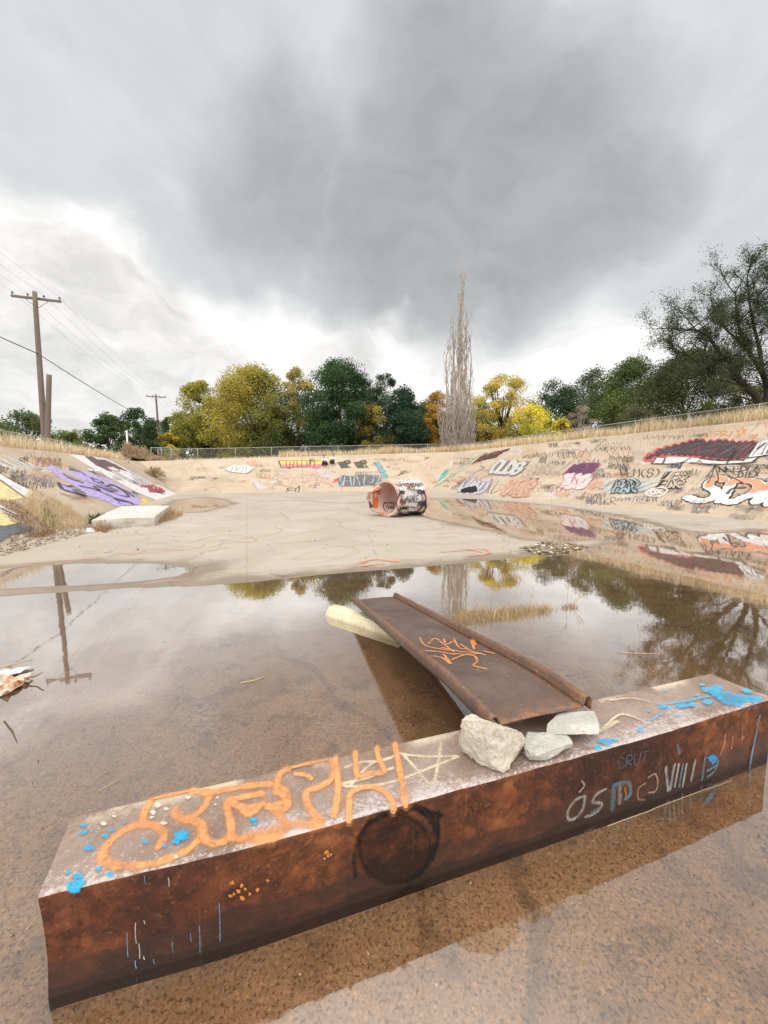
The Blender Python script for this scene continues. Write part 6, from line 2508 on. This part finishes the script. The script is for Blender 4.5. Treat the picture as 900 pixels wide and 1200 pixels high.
# right of the poplar
tree('autumn_tree', 'golden yellow tree with dark limbs right of the dead poplar', 588, 50, 437, 76, [(.36, .28, .05), (.24, .23, .05), (.44, .34, .07)], 95, 85, .22, .12, .26, seed=30, limbs=26, wood=.10, crad=.2)
tree('yellow_bush', 'low bright yellow green bush right of the golden tree', 620, 46, 476, 62, [(.20, .24, .04), (.55, .45, .06)], 60, 100, .2, .0, .08, cat='shrub', seed=31, ybias=(.2, .5))
tree('yellow_bush', 'small yellow bush above the far part of the tagged bank', 656, 44, 490, 34, [(.58, .46, .06), (.3, .3, .045)], 36, 90, .18, .0, .06, cat='shrub', seed=32)
tree('dense_tree', 'dark green tree behind the yellow bushes', 645, 56, 443, 62, [G_DARK, G_MID, BLUEG], 90, 100, .26, .0, .2, seed=33)
tree('sparse_tree', 'airy grey green tree with gaps of sky above the far fence', 692, 54, 428, 60, [(.06, .085, .04), (.085, .11, .055)], 95, 80, .25, .0, .18, seed=34, crad=.27)
tree('bare_shrub', 'pale grey bare shrub in front of the airy tree', 680, 40, 472, 26, [(.26, .22, .17), (.20, .16, .12)], 26, 55, .12, .0, .05, cat='shrub', seed=35, bark=M_DEADWOOD, limbs=20, wood=.03)
tree('dense_tree', 'olive green tree between the airy tree and the dark drooping tree', 738, 44, 421, 82, [(.07, .10, .028), (.10, .12, .035), (.05, .08, .024)], 150, 110, .22, .0, .18, seed=36)
tree('dense_tree', 'dark drooping olive tree left of the biggest spreading tree', 800, 34, 409, 104, [(.045, .055, .018), (.065, .07, .023), (.036, .05, .018)], 190, 110, .17, .0, .16, seed=37)
tree('shrub_tree', 'low olive bush under the spreading tree by the fence', 862, 30, 448, 70, [(.06, .065, .02), (.10, .09, .025), (.04, .05, .02)], 60, 100, .15, .0, .08, cat='shrub', seed=38)
tree('shrub_tree', 'grey green scrub beside the fence under the dark drooping tree', 745, 30, 476, 50, [(.09, .09, .05), (.06, .07, .03)], 40, 70, .12, .0, .05, cat='shrub', seed=39)
tree('shrub_tree', 'dark bush at the right picture edge behind the spreading tree', 925, 30, 430, 110, [(.035, .048, .018), (.05, .055, .02)], 60, 100, .17, .0, .08, seed=40)
# tumbleweeds and dry bushes on the rim
TW = [(.54, .40, .25), (.46, .32, .19), (.62, .48, .32)]


def tumble(name, label, u, D, v, w_, z=None, n=40, per=60, seed=1):
    base = at(u, D) if z is None else Vector(((u - 450) / F * D, D, z))
    R = w_ / 2 / F * D
    H = max(.3, zpx(v, D) - base.z)
    root = empty(name, base, label, 'shrub')
    b = MB()
    pts, tips = [], []
    for k in range(90):
        a = random.uniform(0, 6.28)
        e = random.uniform(.1, 1.4)
        tip = base + Vector((R * math.cos(a) * math.cos(e), R * math.sin(a) * math.cos(e), H * math.sin(e) * random.uniform(.7, 1.0)))
        mid = base.lerp(tip, .5) + Vector((random.uniform(-.1, .1), random.uniform(-.1, .1), .05))
        b.tube([base, mid, tip], [.014, .009, .005], 4)
        tips += [mid.lerp(tip, random.random()) for _ in range(per // 2)]
    b.build('stems', M_TWIG, root)
    cen = np.array([tuple(t + Vector((random.gauss(0, .06), random.gauss(0, .06), random.gauss(0, .05)))) for t in tips])
    cc = np.array(TW)[RNG.integers(0, 3, len(cen))] * RNG.uniform(.7, 1.25, (len(cen), 1))
    leaves_mesh('seed_heads', cen, .075 * RNG.uniform(.6, 1.3, len(cen)), cc, M_DRY, root, .4)


tumble('tumbleweed', 'big round tan tumbleweed at the top of the mural bank', 163, 26.5, 520, 30)
tumble('tumbleweed', 'pinkish taller dry weed left of the big tumbleweed', 149, 25.5, 515, 14)
tumble('tumbleweed', 'small dry bush by the short fence at the far corner', 204, 36, 531, 14)
tumble('tumbleweed', 'low dry bush spilling over the corner edge of the bank', 182, 29, 534, 22)
q_ = hit('L', 183, 560)[0]
tumble('tumbleweed', 'dry tan bush growing on the bank above the blue tarp scrap', 182, q_.y, 545, 26, q_.z)


# the dead poplar
def poplar():
    D = 44.0
    base = at(536, D)
    ppm = D / F
    root = empty('dead_poplar', base, 'tall narrow bare dead poplar with many upright grey branches', 'tree')
    ztop = zpx(298, D)
    H = ztop - base.z
    b = MB()
    for k, (x0, lean_, top, r) in enumerate(((0, .2, .97, .26), (-.5, -.25, .72, .17), (.55, .35, .74, .16), (-.15, .1, .85, .16), (.25, -.05, .90, .18), (-1.1, -.7, .60, .13), (1.15, .6, .62, .13), (-.75, -.1, .66, .12), (.8, .2, .70, .12))):
        n = 26
        pts = []
        for i in range(n + 1):
            t = i / n
            pts.append(base + Vector((x0 * (1 - .3 * t) + lean_ * t + .40 * mnoise.noise(Vector((k * 5, t * 6, 0))) + .16 * mnoise.noise(Vector((k * 5, t * 19, 3))), .3 * mnoise.noise(Vector((t * 4, k * 7, 1))), -.4 + (H * top + .4) * t)))
        b.tube(pts, [r * (1 - t / n) ** .8 + .022 for t in range(n + 1)], 7)
        # side branches that turn straight up
        for j in range(15):
            s = random.uniform(.12, .93)
            p = pts[int(s * n)]
            L = (1 - s) * H * top * random.uniform(.15, .5) + random.uniform(.5, 1.2)
            a = random.uniform(0, 6.28)
            o_ = random.uniform(.2, .95) * (1.15 - s * .7)
            q = []
            for i in range(8):
                t = i / 7
                k2 = 1 - math.exp(-4 * t)
                q.append(p + Vector((math.cos(a) * o_ * k2 + .26 * mnoise.noise(Vector((j * 3.7, t * 5, k))), math.sin(a) * o_ * k2 + .26 * mnoise.noise(Vector((j * 3.7 + 40, t * 5, k))), L * t)))
            r0 = .055 * (1.2 - s)
            b.tube(q, [max(.016, r0 * (1 - i / 8)) for i in range(8)], 5)
            for tw in range(4):
                w0 = q[random.randint(2, 6)]
                b.tube([w0, w0 + Vector((random.uniform(-.14, .14), random.uniform(-.1, .1), random.uniform(.25, .7)))], [.018, .011], 4)
    b.build('trunk', M_DEADWOOD, root, True)
    # thicket of dead shoots round the foot
    b = MB()
    for j in range(210):
        a = random.uniform(0, 6.28)
        rr = math.sqrt(random.random())
        x, y = 2.35 * rr * math.cos(a), 1.5 * rr * math.sin(a)
        x -= .1
        L = random.uniform(2.5, 7.4) * (1.08 - .3 * rr)
        if x < -.5:
            L = random.uniform(2.2, 7.2)
        q = []
        for i in range(7):
            t = i / 6
            q.append(base + Vector((x * (.62 + .75 * t - .45 * t * t) + .55 * mnoise.noise(Vector((j * 1.3, t * 3.2, 0))), y * (.8 + .3 * t) + .12 * mnoise.noise(Vector((j, t * 4, 9))), -.2 + L * t)))
        b.tube(q, [.046 * (1 - i / 7.5) + .006 for i in range(7)], 4)
        for tw in range(3):
            w0 = q[random.randint(2, 5)]
            b.tube([w0, w0 + Vector((random.uniform(-.25, .25), random.uniform(-.2, .2), random.uniform(.3, .8)))], [.016, .008], 4)
    b.build('branches', M_DEADWOOD, root, True)


poplar()


# the spreading tree at the right
def big_tree():
    D = 20.5
    root = empty('spreading_tree', at(892, D), 'biggest dark spreading tree with feathery leaves and visible limbs at the right edge', 'tree')
    base = root.location.copy()
    b = MB()
    rng = random.Random(5)
    tips = []

    def P(u, v, y=0.0):
        d = D + y
        return dp(892 + (u - 892) * .9, 480 + (v - 480) * .87, d)

    def grow(p, d, L, r, lvl):
        n = 5
        pts = [p.copy()]
        for i in range(n):
            d = (d + Vector((rng.uniform(-.22, .22), rng.uniform(-.22, .22), rng.uniform(-.10, .16)))).normalized()
            p = p + d * L / n
            pts.append(p.copy())
        b.tube(pts, [max(.005, r * (1 - .6 * i / n)) for i in range(n + 1)], 5 if r > .02 else 4, 0, False)
        if lvl > 0:
            for k in range(rng.randint(3, 4)):
                i = rng.randint(2, n)
                q = pts[i]
                e = (d + Vector((rng.uniform(-.9, .9), rng.uniform(-.9, .9), rng.uniform(-.35, .6)))).normalized()
                grow(q, e, L * rng.uniform(.5, .75), r * .5, lvl - 1)
        if lvl <= 1:
            tips.extend(pts[1:])

    def limb(pts, r0, r1, lvl=2, step=1, L=1.25, from_=1):
        pts = [P(*q) for q in pts]
        sm = [Vector(q) for q in smooth_px([tuple(q) for q in pts], 5)]
        m = len(sm) - 1
        b.tube(sm, [r0 + (r1 - r0) * i / m for i in range(m + 1)], 8)
        for i in range(from_ * 5, m + 1, 3):
            d = (sm[min(i + 1, m)] - sm[max(i - 1, 0)]).normalized()
            for s in range(2):
                e = (d * .7 + Vector((rng.uniform(-.8, .8), rng.uniform(-1, 1), rng.uniform(-.25, .9)))).normalized()
                grow(sm[i], e, L * rng.uniform(.6, 1.2), r1 * .9 + .008, lvl)

    limb([(892, 487), (888, 468), (876, 452), (858, 438), (836, 428), (812, 418), (790, 402)], .20, .03, 2, from_=2)
    limb([(884, 462), (870, 448), (852, 425), (836, 402), (822, 380), (800, 372, -1), (784, 378, -2)], .13, .025, 2)
    limb([(870, 448), (842, 441), (812, 438), (785, 436, -1)], .07, .018, 2, L=1.0)
    limb([(893, 482), (900, 455), (893, 430), (878, 405), (866, 380), (860, 350), (858, 320)], .16, .025, 2)
    limb([(893, 430), (890, 400), (882, 365), (876, 330), (874, 300)], .10, .02, 2)
    limb([(897, 478), (912, 450), (920, 415), (915, 370), (908, 330), (905, 295)], .15, .025, 2)
    limb([(912, 450), (940, 420), (960, 380), (965, 340)], .12, .025, 2)
    limb([(878, 405), (860, 385, 1), (842, 368, 2), (828, 350, 2)], .08, .02, 2)
    limb([(908, 360), (925, 335), (930, 305)], .08, .02, 2)
    limb([(930, 430), (965, 410, 1), (1000, 395, 1)], .1, .02, 2)
    limb([(886, 470), (862, 462, -1), (838, 458, -1.5), (815, 452, -2)], .05, .015, 1, L=.8)
    b.build('trunk', mat_bark('near_black_bark', (.022, .018, .015), (.055, .045, .036)), root, True)
    T_ = np.array([tuple(t) for t in tips])
    cen, cc = [], []
    for t in T_:
        v = 600 - F * ((t[1] * SP + (t[2] - 1.5) * CP) / (t[1] * CP - (t[2] - 1.5) * SP))
        dens = 5.5 if v < 340 else (8.5 if v < 400 else 8)
        n = RNG.poisson(dens)
        if n == 0:
            continue
        p = t + RNG.normal(0, .15, (n, 3)) * np.array([1, 1, .8])
        cen.append(p)
        c = np.array([(.040, .062, .026), (.055, .080, .030), (.070, .088, .034)])[RNG.integers(0, 3)]
        cc.append(np.clip(c * RNG.uniform(.75, 1.3, (n, 1)), 0, 1))
    cen, cc = np.concatenate(cen), np.concatenate(cc)
    print('spreading tree leaves', len(cen), 'tips', len(T_))
    leaves_mesh('crown', cen, .072 * RNG.uniform(.7, 1.4, len(cen)), cc, M_LEAF, root, .45)


big_tree()


# ------------------------------------------------------------------ two people sitting on the far bank
M_SKIN = mat_plain('skin', (.50, .30, .21), .6, .08)
M_SHIRT = mat_plain('white_cotton', (.74, .72, .70), .85, .08)
M_TROUS = mat_plain('black_cotton', (.02, .02, .022), .9, .1)
M_HAIR = mat_plain('reddish_brown_hair', (.16, .07, .035), .7, .15)
M_SHOE = mat_plain('white_shoe', (.66, .64, .62), .7, .1)


def skin(name, verts, edges, radii, mat, parent, sub=2, root_i=0):
    me = bpy.data.meshes.new(name)
    me.from_pydata([tuple(v) for v in verts], edges, [])
    o = bpy.data.objects.new(name, me)
    link(o, parent)
    sk = o.modifiers.new('skin', 'SKIN')
    sk.use_smooth_shade = True
    if not me.skin_vertices:
        bm = bmesh.new()
        bm.from_mesh(me)
        bm.verts.layers.skin.verify()
        bm.to_mesh(me)
        bm.free()
    for i, r in enumerate(radii):
        rr = r if hasattr(r, '__len__') else (r, r)
        me.skin_vertices[0].data[i].radius = rr
        me.skin_vertices[0].data[i].use_root = (i == root_i)
    s = o.modifiers.new('sub', 'SUBSURF')
    s.levels = s.render_levels = sub
    me.materials.append(mat)
    return o


def sitter(seat, face, lean_side, label, hair_mat, knees=.55):
    """person sitting on the slope, knees drawn up, arms round the knees; face = facing direction"""
    f_ = Vector(face).normalized()
    r_ = Vector((f_.y, -f_.x, 0))
    U = Vector((0, 0, 1))
    root = empty('person', seat, label, 'person')

    def Q(x, y, z):
        return r_ * x + f_ * y + U * z
    slope = .5
    v = [Q(0, 0, .10), Q(lean_side * .02, .03, .26), Q(lean_side * .05, .09, .44), Q(lean_side * .07, .12, .54), Q(lean_side * .08, .15, .62), Q(lean_side * .09, .18, .70), Q(lean_side * .09, .19, .80)]
    rd_ = [(.15, .12), (.13, .10), (.15, .10), (.10, .08), (.055, .055), (.085, .095), (.075, .085)]
    e = [(i, i + 1) for i in range(6)]
    for s in (-1, 1):
        n = len(v)
        v += [Q(s * .17 + lean_side * .05, .10, .50), Q(s * .23 + lean_side * .03, .22, .33), Q(s * .12, .42, .30), Q(s * .06, .47, .29)]
        rd_ += [.055, .045, .033, .036]
        e += [(2, n), (n, n + 1), (n + 1, n + 2), (n + 2, n + 3)]
        n = len(v)
        v += [Q(s * .10, .06, .08), Q(s * .12, .36, .34 - .0), Q(s * .11, .56, -.16), Q(s * .12, .68, -.24)]
        rd_ += [.085, .065, .045, .04]
        e += [(0, n), (n, n + 1), (n + 1, n + 2), (n + 2, n + 3)]
    skin('body', v, e, rd_, M_SKIN, root)
    # shirt over trunk and upper arms
    sv = v[:4] + [v[7], v[8], v[8].lerp(v[9], .35), v[15], v[16], v[16].lerp(v[17], .35)]
    skin('shirt', sv, [(0, 1), (1, 2), (2, 3), (2, 4), (4, 5), (5, 6), (2, 7), (7, 8), (8, 9)], [(.175, .145), (.155, .125), (.17, .12), (.09, .08), .075, .062, .052, .075, .062, .052], M_SHIRT, root)
    tv = [v[0], v[11], v[12], v[13], v[19], v[20], v[21]]
    skin('trousers', tv, [(0, 1), (1, 2), (2, 3), (0, 4), (4, 5), (5, 6)], [(.17, .13), .11, .09, .065, .11, .09, .065], M_TROUS, root)
    for a, b_ in ((v[13], v[14]), (v[21], v[22])):
        d = (b_ - a).normalized()
        skin('shoe', [a - U * .03, a.lerp(b_, .6) - U * .03, b_ + d * .08 - U * .03], [(0, 1), (1, 2)], [.055, .05, .035], M_SHOE, root, 1)
    hd = v[6]
    skin('hair', [hd + Q(0, -.035, -.10), hd + Q(0, -.03, .0), hd + Q(0, .01, .055)], [(0, 1), (1, 2)], [(.075, .06), (.09, .085), (.075, .075)], hair_mat, root)
    return root


pa = hit('F', 381.5, 544.5)[0]
pb = hit('F', 389.0, 543.0)[0]
sitter(pa + Vector((0, 0, .0)), (-.15, -1, 0), 1.2, 'person in white top and black trousers sitting hunched, lower of the two on the bank', M_HAIR)
sitter(pb + Vector((0, 0, .02)), (.25, -1, 0), -1.6, 'person in white shirt and dark trousers sitting on the far bank, leaning against the other', mat_plain('dark_hair', (.05, .03, .02), .7, .1))
